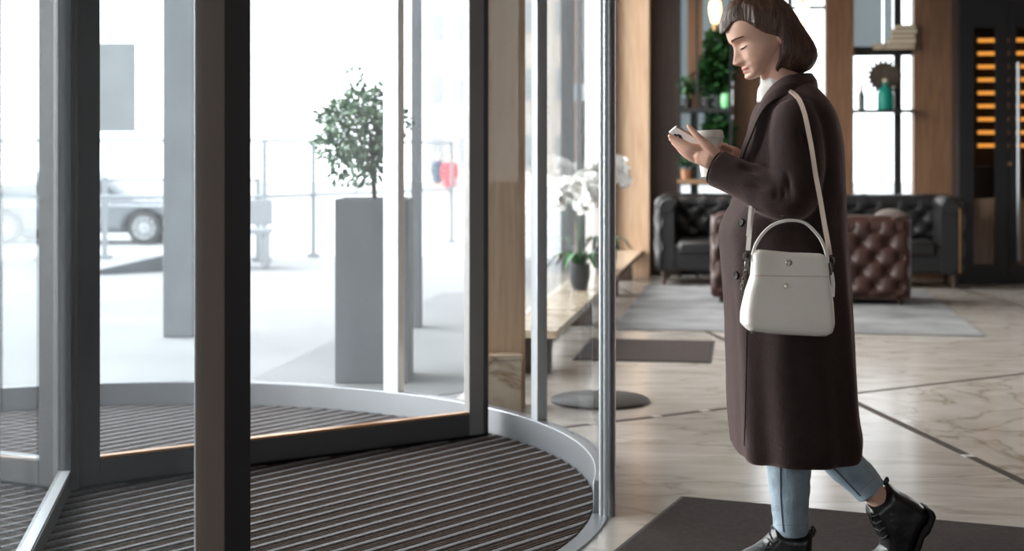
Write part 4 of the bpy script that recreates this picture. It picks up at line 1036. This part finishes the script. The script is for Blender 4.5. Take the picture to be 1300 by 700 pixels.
th_ = spl([hp(*p).to_tuple()+(r_,) for p, r_ in (((906,195,-0.010),0.0165),((897,184,-0.016),0.0135),((888,175.5,-0.014),0.0105),((880,167,-0.008),0.0095),((874.5,160.5,-0.002),0.0072))],4)
body.tube([x[:3] for x in th_],[x[3] for x in th_],12,round_=True)
# right hand around the cup (farther)
cupc = PW(902,197,-0.005)
def rp_(px, py, dy): return PW(px, py, dy)
body.tube([rp_(932,196,0.065), rp_(924,194,0.058), rp_(917,194,0.052)],[0.023,0.024,0.020],14,round_=True)
for i in range(4):
    y_ = 184+i*6.2
    q_ = [(921,y_+1,0.052),(910,y_,0.058),(899,y_+0.5,0.052),(891.5,y_+1,0.036)]
    q_ = spl([rp_(*p).to_tuple() for p in q_],4); body.tube(q_,[0.0088-0.0016*k/len(q_) for k in range(len(q_))],10,round_=True)
q_ = spl([rp_(*p).to_tuple() for p in ((926,191,0.045),(922,187.5,0.020),(919,186,-0.002),(914.5,185.0,-0.028))],4); body.tube(q_,[0.0115-0.003*k/len(q_) for k in range(len(q_))],10,round_=True)
bme = remesh(body, 0.0028, 2, fac=0.35)
bo = link('body', bme, M['skin'], wn, True)
bme.materials.append(M['lips'])
# lips by place on the face
for pl_ in bme.polygons:
    r_ = pl_.center-E0; a_, y_, h_ = r_.dot(FW), r_.dot(LT), r_.dot(UPH)
    if a_ > 0.085 and abs(y_) < 0.0235:
        up_ = -0.0165-0.0035*(y_/0.0235)**2*1.2+0.0012*g1(abs(y_)-0.005,0.004); lo_ = -0.0345+0.0075*(y_/0.0235)**2
        if lo_ < h_ < up_: pl_.material_index = 1
# brows, lashes, lid lines
for s_ in (-1,1):
    mb = MB(); tp_, bt_ = [], []
    for k in range(15):
        t = k/14; y_ = s_*(0.011+0.044*t); h_ = 0.0665+0.0055*math.sin(t*2.3)-0.005*t; th2 = 0.0036*(1-0.6*t)
        tp_.append(face_pt(h_+th2,y_,0.0016)); bt_.append(face_pt(h_-th2,y_,0.0016))
    mb.add(tp_+bt_+[p-FW*0.004 for p in tp_]+[p-FW*0.004 for p in bt_],[(i,i+1,15+i+1,15+i) for i in range(14)]+[(i,i+1,31+i,30+i) for i in range(14)]+[(15+i,16+i,46+i,45+i) for i in range(14)])
    mb.build('eyebrow', M['brow'], wn, True)
    mb = MB(); pts_ = [face_pt(0.0375-0.0022*math.sin(math.pi*k/12)+0.001*(k/12), s_*(0.0185+0.027*k/12), 0.0014) for k in range(13)]
    mb.tube(pts_,[0.0005+0.0009*math.sin(math.pi*min(1,k/11)) for k in range(13)],6)
    for k in range(2,13):
        d = (FW*1.0-UPH*0.75+LT*s_*0.35*(k/12)).normalized(); mb.tube([pts_[k],pts_[k]+d*0.004,pts_[k]+d*0.007+UPH*0.001],[0.0005,0.0004,0.0002],4)
    mb.build('eyelashes', M['brow'], wn, True)

LT = YAX
FWH = Vector((-0.906,0,-0.42))
# --- hair
HP_ = [(914.5,42),(916.5,43),(920.5,38.5),(926,31.0),(933,28.3),(941,30.0),(949,34.5),(957,40.0),(966,44.5),(975,46.5),(982,48.5),(986.5,53),(986.5,62),(985.5,72),(983,80),(980,88.5),(982.5,92.5),(989,94.5),(999,95.5),(1010,95.0),(1021,92.5),(1030,88),(1035.5,80),(1038,72),(1036,62),(1031,52),(1025,43),(1018,33),(1011,21),(1003,9),(993,-1.5),(981,-8),(966,-10.5),(950,-9.5),(936,-5),(925,3),(918,14),(914,27)]
outer_i = list(range(16,38))+[0]
def hair_w(p, d):
    n_ = len(HP_)
    do = min(seg_d(p, HP_[i], HP_[(i+1)%n_])[0] for i in range(17,37))
    t = min(1, do/34.0); w_ = 0.090*math.sqrt(max(0,1-(1-t)**2.2))
    if p[0] < 950: w_ = min(w_, 0.075*math.sqrt(max(0.0,min(1,(p[0]-912.5)/34.0)))+0.004)
    w_ *= 1+0.012*math.sin((p[0]*0.9+p[1]*0.35)*0.55)
    return (-w_, w_)
hmb = inflate(HP_, 1.6, hair_w, lambda p, l: PW(p[0], p[1], 0)+LT*l)
def hdisp(co, n_):
    r_ = co-E0; a_, y_, h_ = r_.dot(FW), r_.dot(LT), r_.dot(UPH)
    ang = math.atan2(r_.z-0.06, r_.x+0.01); rad = math.hypot(r_.z-0.06, r_.x+0.01)
    v = noise.noise(Vector((ang*7, rad*5, y_*8)))*0.0009+noise.noise(Vector((r_.x*60+r_.z*20, y_*50, r_.z*4)))*0.0007
    return v
hme = remesh(hmb, 0.003, 4, hdisp)
hair = link('hair', hme, M['hair'], wn, True)
# locks laid over the surface
hb_ = BVHTree.FromPolygons([v.co for v in hme.vertices], [p.vertices for p in hme.polygons])
lk = MB()
def lock(path, wd, side=-1, off=0.001):
    pts_ = []
    for x, y in spl(path, 5):
        o_ = PW(x, y, 0)+LT*side*0.3; hit = hb_.ray_cast(o_, -LT*side)
        if hit[0] is None: hit = hb_.find_nearest(PW(x,y,0)+LT*side*0.08)
        pts_.append(hit[0]+LT*side*off)
    n_ = len(pts_); lk.tube(pts_, [max(0.0004, wd*math.sin(math.pi*(0.08+0.88*k/(n_-1)))**0.6) for k in range(n_)], 6)
for k in range(150):
    t = (k+random.uniform(-.4,.4))/149; t = min(1,max(0,t))
    x1 = 984+52*t; y1 = 93+2*math.sin(t*3)-(t**3)*20
    x0 = 952+26*t; y0_ = -6+4*t
    xm = 990+30*t+random.uniform(-1,1); ym = 34-8*t
    lock([(x0,y0_),((x0+xm)/2+4, 6+random.uniform(-2,2)+4*(1-t)),(xm-3,ym),((xm+x1)/2+4+t*3,(ym+y1)/2),(x1,y1-1)], random.uniform(0.0006,0.0014), -1, random.uniform(-0.0008,0.0002))
for k in range(60):
    t = k/59
    lock([(950-8*t,-5+1*t),(938-6*t+random.uniform(-1,1),6+4*t),(928+40*t*(1-t)*1.0+random.uniform(-1,1),18+6*t),(924+36*t,27+9*t),(930+52*t,28.5+18*t)] if t>0.25 else [(948,-5),(932,3),(922,14),(917+t*8,26),(916+t*14,38-t*10)], random.uniform(0.0006,0.0012), -1, random.uniform(-0.0008,0.0002))
for x, y, dx, dy in ((984,70,-2,18),(985,76,-5,17),(986,60,-1,26),(983,82,-6,12)):
    lock([(x,y),(x+dx*0.4,y+dy*0.5),(x+dx,y+dy)], 0.0009)
lo_ = lk.build('hair_strands', M['hair'], None, True, fix=False); lo_.parent = hair

# --- coat
ct = MB()
tab = [(104,980,1026,0.060),(112,974,1036,0.105),(122,968,1043,0.150),(132,963,1049,0.185),(148,957,1057,0.212),(180,950,1065,0.222),(215,942,1069,0.218),(250,934,1071.5,0.212),(275,921,1072.5,0.208),(296,914.5,1073.5,0.206),(320,916,1075,0.208),(350,918.5,1076.5,0.212),(400,922.5,1078.5,0.220),(460,925.5,1081,0.230),(520,928,1085,0.240),(548,930.5,1089.5,0.245),(564,932,1089,0.246),(572,934,1086,0.244),(574.5,940,1080,0.238)]
tab2 = smooth_tab(tab,6); RR = []
NC = 120
for py, xf, xb, hw_ in tab2:
    cx_ = (xf+xb)/2; rx = (xb-xf)/2; ring = []
    for k in range(NC):
        t = 2*math.pi*k/NC; c_, s_ = math.cos(t), math.sin(t)
        e = 0.80
        x = cx_+rx*math.copysign(abs(c_)**e, c_); y = hw_*math.copysign(abs(s_)**e, s_)
        lowf = max(0,min(1,(py-280)/320))
        f_ = 0.010*lowf*math.sin(t*7+0.8)+0.006*lowf*math.sin(t*11+py*0.004+2)
        p_ = PW(x, py, 0)+LT*y; dirv = Vector((c_,s_,0)).normalized()
        edge = 0.35 if abs(c_) > 0.93 else 1.0
        p_ += dirv*f_*edge
        if py > 900 : p_.z += 0.0
        ring.append(p_)
    RR.append(ring)
ct.rings(RR)
# hem hangs slightly lower at the front-middle; back vent lip
ls = spl([ (PW(1006,138,-0.150).to_tuple()+(0.058,)), (PW(1011,160,-0.178).to_tuple()+(0.074,)), (PW(1013,195,-0.195).to_tuple()+(0.078,)), (PW(1012,228,-0.205).to_tuple()+(0.076,)), (PW(1004,249,-0.205).to_tuple()+(0.073,)), (PW(984,248,-0.185).to_tuple()+(0.068,)), (PW(958,236,-0.150).to_tuple()+(0.060,)), (PW(930,223,-0.115).to_tuple()+(0.055,)), (PW(909,213.5,-0.090).to_tuple()+(0.058,)) ],5)
ct.tube([x[:3] for x in ls],[x[3] for x in ls],28)
rs_ = spl([ (PW(1000,138,0.150).to_tuple()+(0.058,)), (PW(1000,165,0.178).to_tuple()+(0.072,)), (PW(998,210,0.20).to_tuple()+(0.070,)), (PW(988,238,0.195).to_tuple()+(0.064,)), (PW(965,225,0.15).to_tuple()+(0.054,)), (PW(942,207,0.095).to_tuple()+(0.046,)) ],5)
ct.tube([x[:3] for x in rs_],[x[3] for x in rs_],24)
elbow = PW(1000,240,-0.20)
def crease(co, a, b, wd, dp):
    dp = dp*1.8; d = b-a; t = max(0,min(1,(co-a).dot(d)/d.length_squared)); q = a+d*t; r_ = (co-q).length
    return -dp*math.exp(-(r_/wd)**2)*math.sin(math.pi*min(1,max(0.12,t+0.1)))
CR = [(PW(962,172,-0.20),PW(950,212,-0.16),0.016,0.022),(PW(998,222,-0.27),PW(1006,262,-0.27),0.010,0.010),(PW(990,226,-0.27),PW(996,262,-0.27),0.009,0.009),(PW(982,228,-0.26),PW(986,258,-0.26),0.009,0.007),
      (PW(1016,150,-0.26),PW(1030,230,-0.26),0.012,0.008),(PW(985,150,-0.24),PW(980,205,-0.26),0.012,0.008),(PW(1036,150,-0.20),PW(1044,270,-0.20),0.016,0.012),
      (PW(1052,150,-0.12),PW(1060,330,-0.16),0.014,0.009),(PW(960,218,-0.2),PW(935,206,-0.16),0.008,0.006),(PW(975,240,-0.25),PW(940,234,-0.18),0.010,0.006)]
def cdisp(co, n_):
    d = 0.0
    for a, b, wd, dp in CR:
        d += crease(co, a, b, wd, dp)
    z = co.z
    d += 0.0065*noise.noise(Vector((co.x*8, co.y*8, co.z*2.2)))
    d += 0.002*noise.noise(Vector((co.x*22, co.y*22, co.z*11)))*(1.6 if (co-elbow).length < 0.17 else 0.5)
    return d
cme = remesh(ct, 0.0065, 3, cdisp)
coat = link('coat', cme, M['coat'], wn, True)
cb_ = BVHTree.FromPolygons([v.co for v in cme.vertices], [p.vertices for p in cme.polygons])
def on_coat(px, py, Yg=4.0):
    o_ = Vector((0,0,CAMH)); d_ = (P(px,py,4.3)-o_).normalized(); h_ = cb_.ray_cast(o_, d_)
    return (h_[0], h_[1]) if h_[0] is not None else (P(px,py,Y0), Vector((0,-1,0)))
# cuffs: dark discs painting the shaded openings on closed sleeve ends
for s_, pts_ in ((0,ls),(1,rs_)):
    e_ = Vector(pts_[-1][:3]); d_ = (e_-Vector(pts_[-2][:3])).normalized(); r_ = pts_[-1][3]-0.008
    u_ = d_.orthogonal().normalized(); v_ = d_.cross(u_)
    mb = MB(); mb.lathe(e_,[(0.0,0.0015),(r_,0.0015),(r_,0.0030),(0,0.0030)],28,(u_,v_,d_)); q_ = mb.build('cuff_shade', M['cuff_dark'], None, True); q_.parent = coat
# collar and lapels
def ribbon(path, th, n_=5):
    """path of (top, bottom, outward) -> thick folded band"""
    pp_ = spl([t.to_tuple()+b.to_tuple()+o_.to_tuple() for t, b, o_ in path], n_); mb = MB(); RR = []
    for x in pp_:
        t, b, o_ = Vector(x[:3]), Vector(x[3:6]), Vector(x[6:9]).normalized()
        m_ = (t+b)/2+o_*th*1.1
        RR.append([t, t+o_*th*0.8+ (t-b).normalized()*th*0.3, m_+o_*th*0.6, b+o_*th, b+(b-t).normalized()*th*0.4+o_*th*0.3, b-o_*th*0.2, m_-o_*th*0.9, t-o_*th*0.6])
    mb.rings(RR); return mb
def V3(x,y,z=0): return Vector((x,y,z))
def side(s_):
    return [(PW(1029,94,0),PW(1036,113,0),V3(1,0,0.2)),(PW(1024,93.5,s_*0.035),PW(1031,114,s_*0.06),V3(0.7,s_*0.7,0.2)),(PW(1008,95,s_*0.062),PW(1012,118,s_*0.115),V3(0.1,s_,0.25)),(PW(994,99,s_*0.068),PW(991,124,s_*0.135),V3(-0.2,s_,0.25)),(PW(981,109,s_*0.064),PW(974,135,s_*0.140),V3(-0.5,s_*0.9,0.2)),(PW(970,124,s_*0.058),PW(963,152,s_*0.142),V3(-0.7,s_*0.8,0.1)),(PW(959,146,s_*0.050),PW(955,172,s_*0.138),V3(-0.9,s_*0.7,0)),(PW(950,172,s_*0.042),PW(947,192,s_*0.120),V3(-1,s_*0.6,0)),(PW(942,205,s_*0.034),PW(941,212,s_*0.080),V3(-1,s_*0.5,0))]
for s_ in (-1,1):
    c_ = remesh(ribbon(side(s_),0.0075), 0.003, 2); q_ = link('collar', c_, M['coat'], None, True); q_.parent = coat
# buttons
for px, py in ((941.4,283),(935.4,349.5)):
    c_, n_ = on_coat(px, py); n_ = n_.normalized(); u_ = n_.orthogonal().normalized()
    mb = MB(); mb.lathe(c_,[(0,-0.002),(0.011,-0.002),(0.0125,0.002),(0.0105,0.0045),(0.006,0.0035),(0,0.0035)],20,(u_,n_.cross(u_),n_)); q_ = mb.build('button', M['button'], None, True); q_.parent = coat
# front edge seam of the coat
for (x0,y0_,x1,y1) in ((948,285,945,566),):
    mb = MB(); pts_ = []
    for k in range(24):
        t = k/23; c_, n_ = on_coat(x0+(x1-x0)*t+1.5*math.sin(t*3), y0_+(y1-y0_)*t); pts_.append(c_+n_*0.0005)
    mb.tube(pts_, 0.0022, 6); q_ = mb.build('front_edge', M['coat'], None, True); q_.parent = coat

# white high collar under the coat
mb = MB(); mb.tube([PW(993,95,0), PW(991,104,0), PW(989,116,0), PW(988,132,0)],[0.050,0.055,0.061,0.066],28)
link('shirt', remesh(mb,0.004,2,lambda co,n_: 0.0015*math.sin(co.x*160+co.z*60)), M['shirt'], wn, True)

# --- jeans
jn = MB()
def leg_tube(pts_, mb):
    q_ = spl([PW(x,y,d).to_tuple()+(r_,) for x,y,d,r_ in pts_],5); mb.tube([x[:3] for x in q_],[x[3] for x in q_],26)
leg_tube([(1004,470,-0.07,0.082),(1002,540,YF,0.070),(1001.5,592,YF,0.0640),(1002,620,YF,0.0590),(1003.5,650,YF,0.0530),(1004.5,679,YF,0.0500)], jn)
leg_tube([(1018,460,0.08,0.082),(1040,535,YR,0.072),(1061,574,YR,0.064),(1076,592,YR,0.0570),(1091.5,607.5,YR,0.0530),(1105.5,624.0,YR,0.0500)], jn)
def jdisp(co, n_): return 0.0035*noise.noise(Vector((co.x*12,co.y*12,co.z*26)))+0.0015*noise.noise(Vector((co.x*40,co.y*40,co.z*60)))
jme = remesh(jn,0.0045,2,jdisp); jeans = link('jeans', jme, M['denim'], wn, True)
jb_ = BVHTree.FromPolygons([v.co for v in jme.vertices], [p.vertices for p in jme.polygons])
def on_j(px, py):
    o_ = Vector((0,0,CAMH)); d_ = (P(px,py,4.3)-o_).normalized(); h_ = jb_.ray_cast(o_, d_); return h_[0]
def seamline(a, b, r_, nm, m_, bow=0):
    pts_ = []
    for k in range(16):
        t = k/15; p_ = on_j(a[0]+(b[0]-a[0])*t+bow*math.sin(t*3.1), a[1]+(b[1]-a[1])*t)
        if p_ is not None: pts_.append(p_+Vector((0,-0.0005,0)))
    if len(pts_) > 3:
        mb = MB(); mb.tube(pts_, r_, 6); q_ = mb.build(nm, m_, None, True); q_.parent = jeans
seamline((991,594),(995,676),0.0022,'side_seam',M['seam'],-1.5)
seamline((1056,592),(1092,630),0.0022,'side_seam',M['seam'],0)
seamline((985.5,667),(1025,667.5),0.0007,'hem_stitch',M['bagst']); seamline((1087,627),(1114,604),0.0007,'hem_stitch',M['bagst'])

# --- boots
def boot(outline, sole_outl, yc, hw_, lab, laces, tab_):
    def bw_(p, d):
        t = min(1, d/12.0); w_ = hw_*math.sqrt(max(0,1-(1-t)**2)); return (-w_, w_)
    me_ = remesh(inflate(outline, 1.5, bw_, lambda p, l: PW(p[0],p[1],yc)+LT*l), 0.0032, 4, lambda co,n_: 0.0012*noise.noise(co*28))
    b_ = link('boot', me_, M['boot'], wn, True)
    def sw_(p, d):
        t = min(1, d/3.0); return (-(hw_*0.9+0.003*t), hw_*0.9+0.003*t)
    s_ = remesh(inflate(sole_outl, 1.3, sw_, lambda p, l: PW(p[0],p[1],yc)+LT*l), 0.003, 3); q_ = link('sole', s_, M['sole'], None, True); q_.parent = b_
    tr = BVHTree.FromPolygons([v.co for v in me_.vertices], [p.vertices for p in me_.polygons])
    lm_ = MB()
    def on(px, py):
        o_ = Vector((0,0,CAMH)); d_ = (P(px,py,4.3)-o_).normalized(); h_ = tr.ray_cast(o_, d_); return h_[0] if h_[0] is not None else tr.find_nearest(PW(px,py,yc))[0]
    for ln in laces:
        pts_ = [on(x,y)+Vector((-0.001,-0.002,0)) for x,y in spl(ln,3)]; lm_.tube(pts_,0.0022,6)
    q_ = lm_.build('laces', M['lace'], None, True); q_.parent = b_
    tb = MB(); t0_, t1_ = tab_; a_ = PW(*t0_, yc); c_ = PW(*t1_, yc); tb.tube([a_, (a_+c_)/2+Vector((0.004,0,0.004)), c_],[0.006,0.008,0.006],10,round_=True)
    q_ = tb.build('pull_tab', M['boot'], None, True); q_.parent = b_
    return b_
GY = HZ+CAMH*FP/(Y0+YF); 
fy = GY-3.5                    # sole line of the planted boot in the side outline
boot([(981,666),(990,671),(1004,675),(1018,675),(1031,671),(1031,690),(1030,706),(1033,718),(1033,727),(1010,728),(985,729),(960,730),(938,731),(924,729),(920,722),(924,714),(934,706),(946,699),(958,693),(968,686),(976,678)],
     [(1035,722),(1036,fy),(1014,fy),(1012,fy-3),(1004,fy-3),(1000,fy),(950,fy),(925,fy-1),(917,fy-5),(918,724),(940,727),(985,726),(1010,725)],
     YF, 0.0475, '', [[(975,684),(981,690),(988,686)],[(968,690),(976,696),(984,692)],[(978,680),(974,672),(977,667),(982,672)],[(962,695),(970,701),(979,698)],[(977,688),(970,700),(966,706)],[(980,684),(977,676),(974,668),(972,674)]], ((1031,680),(1032,670)))
boot([(1100,640),(1107,640),(1116,632),(1123,620),(1125,611),(1131,615),(1140,623),(1152,629),(1163,636),(1172,643),(1178,651),(1175,661),(1168,670),(1163,682),(1158,696),(1150,708),(1140,716),(1128,718.5),(1112,719),(1100,717),(1096,711),(1101,704),(1112,699),(1118,692),(1117,682),(1110,670),(1104,660),(1099,650)],
     [(1172,641),(1181,646),(1184,653),(1180,664),(1176,673),(1169,680),(1166,690),(1162,702),(1153,713),(1142,721),(1125,722.5),(1100,722),(1095,717),(1098,714),(1110,716),(1128,715.5),(1140,712),(1150,704),(1157,692),(1161,680),(1166,668),(1173,660),(1175,651)],
     YR, 0.046, '', [[(1103,652),(1109,656),(1116,653)],[(1106,661),(1113,665),(1120,661)],[(1110,671),(1117,674),(1124,670)],[(1104,655),(1106,668),(1108,684)],[(1106,652),(1108,664),(1111,676)],[(1114,682),(1121,684),(1127,680)]], ((1123,614),(1126,608)))

# ------------------------------------------------------------------ phone and cup
M['phone'] = mat('white_phone_case',(0.72,0.70,0.69),0.35); M['pscreen'] = mat('dark_phone_screen',(0.01,0.01,0.012),0.1,spec=0.6); M['pedge'] = mat('brown_reflection_edge',(0.42,0.25,0.15),0.35,0.6); M['lens_'] = mat('camera_lens',(0.01,0.01,0.012),0.15)
Lx = Vector((-0.86,-0.05,0.48)).normalized(); Wx = Vector((-0.42,0.86,-0.06)); Wx = (Wx-Lx*Wx.dot(Lx)).normalized(); Nx = Lx.cross(Wx)
if Nx.z > 0: Nx = -Nx         # back of the phone, facing down and towards the viewer
A_ = P(858,159.3,Y0-0.075); PL, PWd, PT = 0.146, 0.070, 0.008
pc_ = A_-Lx*PL/2+Wx*PWd/2+Nx*0.002
ph_ = thing('phone','white mobile phone held up in her near hand','phone',pc_)
MB().box(pc_,(PL,PWd,PT),(Lx,Wx,Nx)).build('case', M['phone'], ph_, True, 0.003)
MB().box(pc_-Nx*(PT/2+0.0003),(PL-0.008,PWd-0.007,0.001),(Lx,Wx,Nx)).build('screen', M['pscreen'], ph_)
MB().box(pc_-Wx*(PWd/2+0.0002)-Nx*0.0005,(PL-0.008,0.0012,PT*0.62),(Lx,Wx,Nx)).build('edge_band', M['pedge'], ph_)  # brown reflection along the phone edge, put in as colour
for dl, dw in ((0.052,0.018),(0.036,0.018),(0.044,0.006)):
    mb = MB(); mb.lathe(pc_+Lx*dl+Wx*dw+Nx*PT/2,[(0,0),(0.0068,0),(0.0068,0.0016),(0,0.0016)],16,(Lx,Wx.copy(),Nx)); mb.build('camera_lens', M['lens_'], ph_, True)
M['cup'] = mat('white_paper_cup',(0.78,0.77,0.72),0.6); M['lid'] = mat('cream_plastic_lid',(0.72,0.68,0.62),0.4)
cb0 = P(902.5,224.5,Y0+0.0); cb1 = P(900,171,Y0+0.005); ud = (cb1-cb0).normalized(); ue = ud.orthogonal().normalized(); uf = ud.cross(ue); CHt = (cb1-cb0).length
cp_ = thing('paper_cup','white takeaway paper cup with a cream lid held behind the phone hand','cup',cb0)
MB().lathe(cb0,[(0,0.002),(0.0265,0.002),(0.028,0.0),(0.0405,CHt-0.012),(0.0395,CHt-0.012),(0,CHt-0.013)],36,(ue,uf,ud)).build('cup_body', M['cup'], cp_, True)
MB().lathe(cb0,[(0,CHt-0.013),(0.043,CHt-0.013),(0.0445,CHt-0.009),(0.043,CHt-0.004),(0.0415,CHt+0.008),(0.039,CHt+0.012),(0.036,CHt+0.011),(0.034,CHt+0.006),(0,CHt+0.006)],36,(ue,uf,ud)).build('lid', M['lid'], cp_, True)

# ------------------------------------------------------------------ handbag
M['bag'] = mat('off_white_leather',(0.88,0.83,0.785),0.42,bump=0.25,bscale=240,spec=0.4)
M['bagedge'] = mat('beige_leather_edge',(0.62,0.50,0.42),0.5); M['bagmetal'] = mat('dark_nickel',(0.15,0.14,0.13),0.3,0.9)
BY = -0.305
bagP = [(955.5,322),(963,317),(980,318.5),(1004,321),(1025,321.5),(1043,322.5),(1049.5,328),(1051,351),(1055.5,380),(1057,409),(1054,421),(1046,425.5),(1033,425.8),(981,422.8),(949,419),(942,411),(942,396),(947,370),(953.5,350)]
cen = (999,372)
bag = thing('handbag','off-white leather bucket handbag with shoulder strap hanging at her hip','handbag',P(999,425,Y0+BY))
def bagw(p, d):
    t = min(1, d/9.0); base = 0.026+0.034*min(1,max(0,(p[1]-318)/90)); w_ = base*(0.55+0.45*math.sqrt(max(0,1-(1-t)**2)))
    w_ += -0.004*g1(p[0]-985,16)*g1(p[1]-335,20)
    return (-w_, w_)
bg_ = remesh(inflate(bagP, 1.8, bagw, lambda p, l: P(p[0],p[1],Y0+BY)+LT*l), 0.003, 5, lambda co,n_: 0.0014*noise.noise(co*9))
bob = link('bag_body', bg_, M['bag'], bag, True)
bt_ = BVHTree.FromPolygons([v.co for v in bg_.vertices], [p.vertices for p in bg_.polygons])
def on_b(px, py):
    o_ = Vector((0,0,CAMH)); d_ = (P(px,py,4.3)-o_).normalized(); h_ = bt_.ray_cast(o_, d_); return (h_[0], h_[1]) if h_[0] is not None else bt_.find_nearest(P(px,py,Y0+BY-0.05))[:2]
M['snap'] = mat('pale_gold_metal',(0.55,0.48,0.42),0.3,0.7)
# stitched seam between flap band and body
mb = MB(); mb.tube([on_b(954.8+96*k/24,350.2+1.3*k/24)[0] for k in range(25)],0.0013,6); mb.build('seam', M['bagedge'], bag, True)
for px, py, r_, nm in ((1001.5,334,0.0085,'snap_button'),(997.5,363,0.0070,'clasp')):
    c_, n_ = on_b(px,py); n_ = n_.normalized(); c_ = c_+n_*0.002; u_ = n_.orthogonal().normalized()
    MB().lathe(c_,[(0,-0.001),(r_,-0.001),(r_*1.02,0.002),(r_*0.8,0.004),(0,0.0045)],20,(u_,n_.cross(u_),n_)).build(nm, M['snap'], bag, True)
c_, n_ = on_b(1002.5,363); MB().box(c_+n_*0.001,(0.016,0.005,0.010)).build('clasp_tongue', M['bag'], bag, True, 0.0015)
for px in (956,1035,):
    c_ = P(px,424 if px > 1000 else 420.5,Y0+BY-0.03); MB().lathe(c_,[(0,-0.006),(0.006,-0.006),(0.007,0.004),(0,0.004)],14).build('foot', M['bagmetal'], bag, True)
# top handle
def strap(path, wd, th, nm, m_, par=bag, ss=6, wdir=Vector((0,1,0))):
    pts_ = [Vector(x) for x in spl([tuple(p) for p in path], ss)]; RR = []
    for i, p_ in enumerate(pts_):
        t = (pts_[min(i+1,len(pts_)-1)]-pts_[max(i-1,0)]).normalized()
        s_ = (wdir-t*t.dot(wdir)).normalized(); n_ = t.cross(s_)
        RR.append([p_+s_*a*wd/2+n_*b*th/2 for a,b in ((-1,-1),(1,-1),(1,1),(-1,1))])
    mb = MB(); mb.rings(RR); return mb.build(nm, m_, par, True)
B = lambda x,y,d=BY: P(x,y,Y0+d)
strap([B(955.5,332),B(956,322),B(961,308),B(971,294),B(984,284.5),B(1002,280),B(1021,283),B(1036,296),B(1045,310),B(1050,326),B(1050.5,334)],0.012,0.0075,'handle',M['bag'],wdir=Vector((0,1,0)))
# shoulder strap: down the near side of the coat from the shoulder
def onc(px, py, off=0.004):
    c_, n_ = on_coat(px,py); d_ = (Vector((0,0,CAMH))-c_).normalized(); return c_+d_*off
sp_ = [PW(985,121,-0.10), onc(990,116.5), onc(996,114.5), onc(1005,117), onc(1014,126), onc(1021,143), onc(1026,165,0.006), onc(1031,192,0.007), onc(1035.5,222,0.009), P(1038.5,238,onc(1035.5,222).y-0.012), P(1041.5,254,onc(1035.5,222).y-0.012)]
sp_[0] = onc(986,119.5)
sp_ += [P(1046.5,284,Y0-0.285), B(1051,308,BY+0.01), B(1053.5,324)]
strap(sp_,0.013,0.0035,'shoulder_strap',M['bagedge'],ss=5,wdir=Vector((0.75,-0.35,0.1)))
fs_ = [P(957,254,Y0-0.15), P(955,270,Y0-0.215), B(952,292,BY+0.03), B(949.5,318)]
strap(fs_,0.012,0.0035,'front_strap',M['bag'],ss=5,wdir=Vector((0.8,-0.3,0)))
strap([P(954,254,Y0-0.15), P(952,270,Y0-0.22), B(949.5,300)],0.009,0.003,'strap_tail',M['bag'],ss=5,wdir=Vector((0.8,-0.3,0)))
for (x,y,s_) in ((948.5,322,-1),(1054,328,1)):
    mb = MB(); c_ = B(x,y+4,BY-0.002)
    mb.tube([c_+Vector((math.cos(t)*0.010,0,math.sin(t)*0.013)) for t in [2*math.pi*k/16 for k in range(17)]],0.0022,8)
    mb.tube([B(x,y+7), B(x+s_*1.2,y+13), B(x+s_*0.8,y+20)],[0.0045,0.006,0.004],10,round_=True)
    mb.build('snap_hook', M['bagmetal'], bag, True)
    mb = MB(); mb.tube([B(x-s_*0.5,y+16), B(x-s_*2.0,y+22), B(x-s_*3.0,y+27)],0.0025,6); mb.build('strap_ring', M['bagmetal'], bag, True)
strap([B(1055.5,346),B(1057.5,360),B(1057,377)],0.010,0.004,'strap_end',M['bag'],ss=4,wdir=Vector((0.9,-0.3,0)))
# short chain on the front side
for k in range(7):
    mb = MB(); c_ = B(946.5-0.9*k,342+4.0*k,BY-0.004); ph = k%2
    mb.tube([c_+Vector((math.cos(t)*0.0035*(1 if ph else 0.4),math.sin(t)*0.003*(0 if ph else 1),math.sin(t)*0.0055)) for t in [2*math.pi*q/10 for q in range(11)]],0.0011,6); mb.build('chain_link', M['bagmetal'], bag, True)
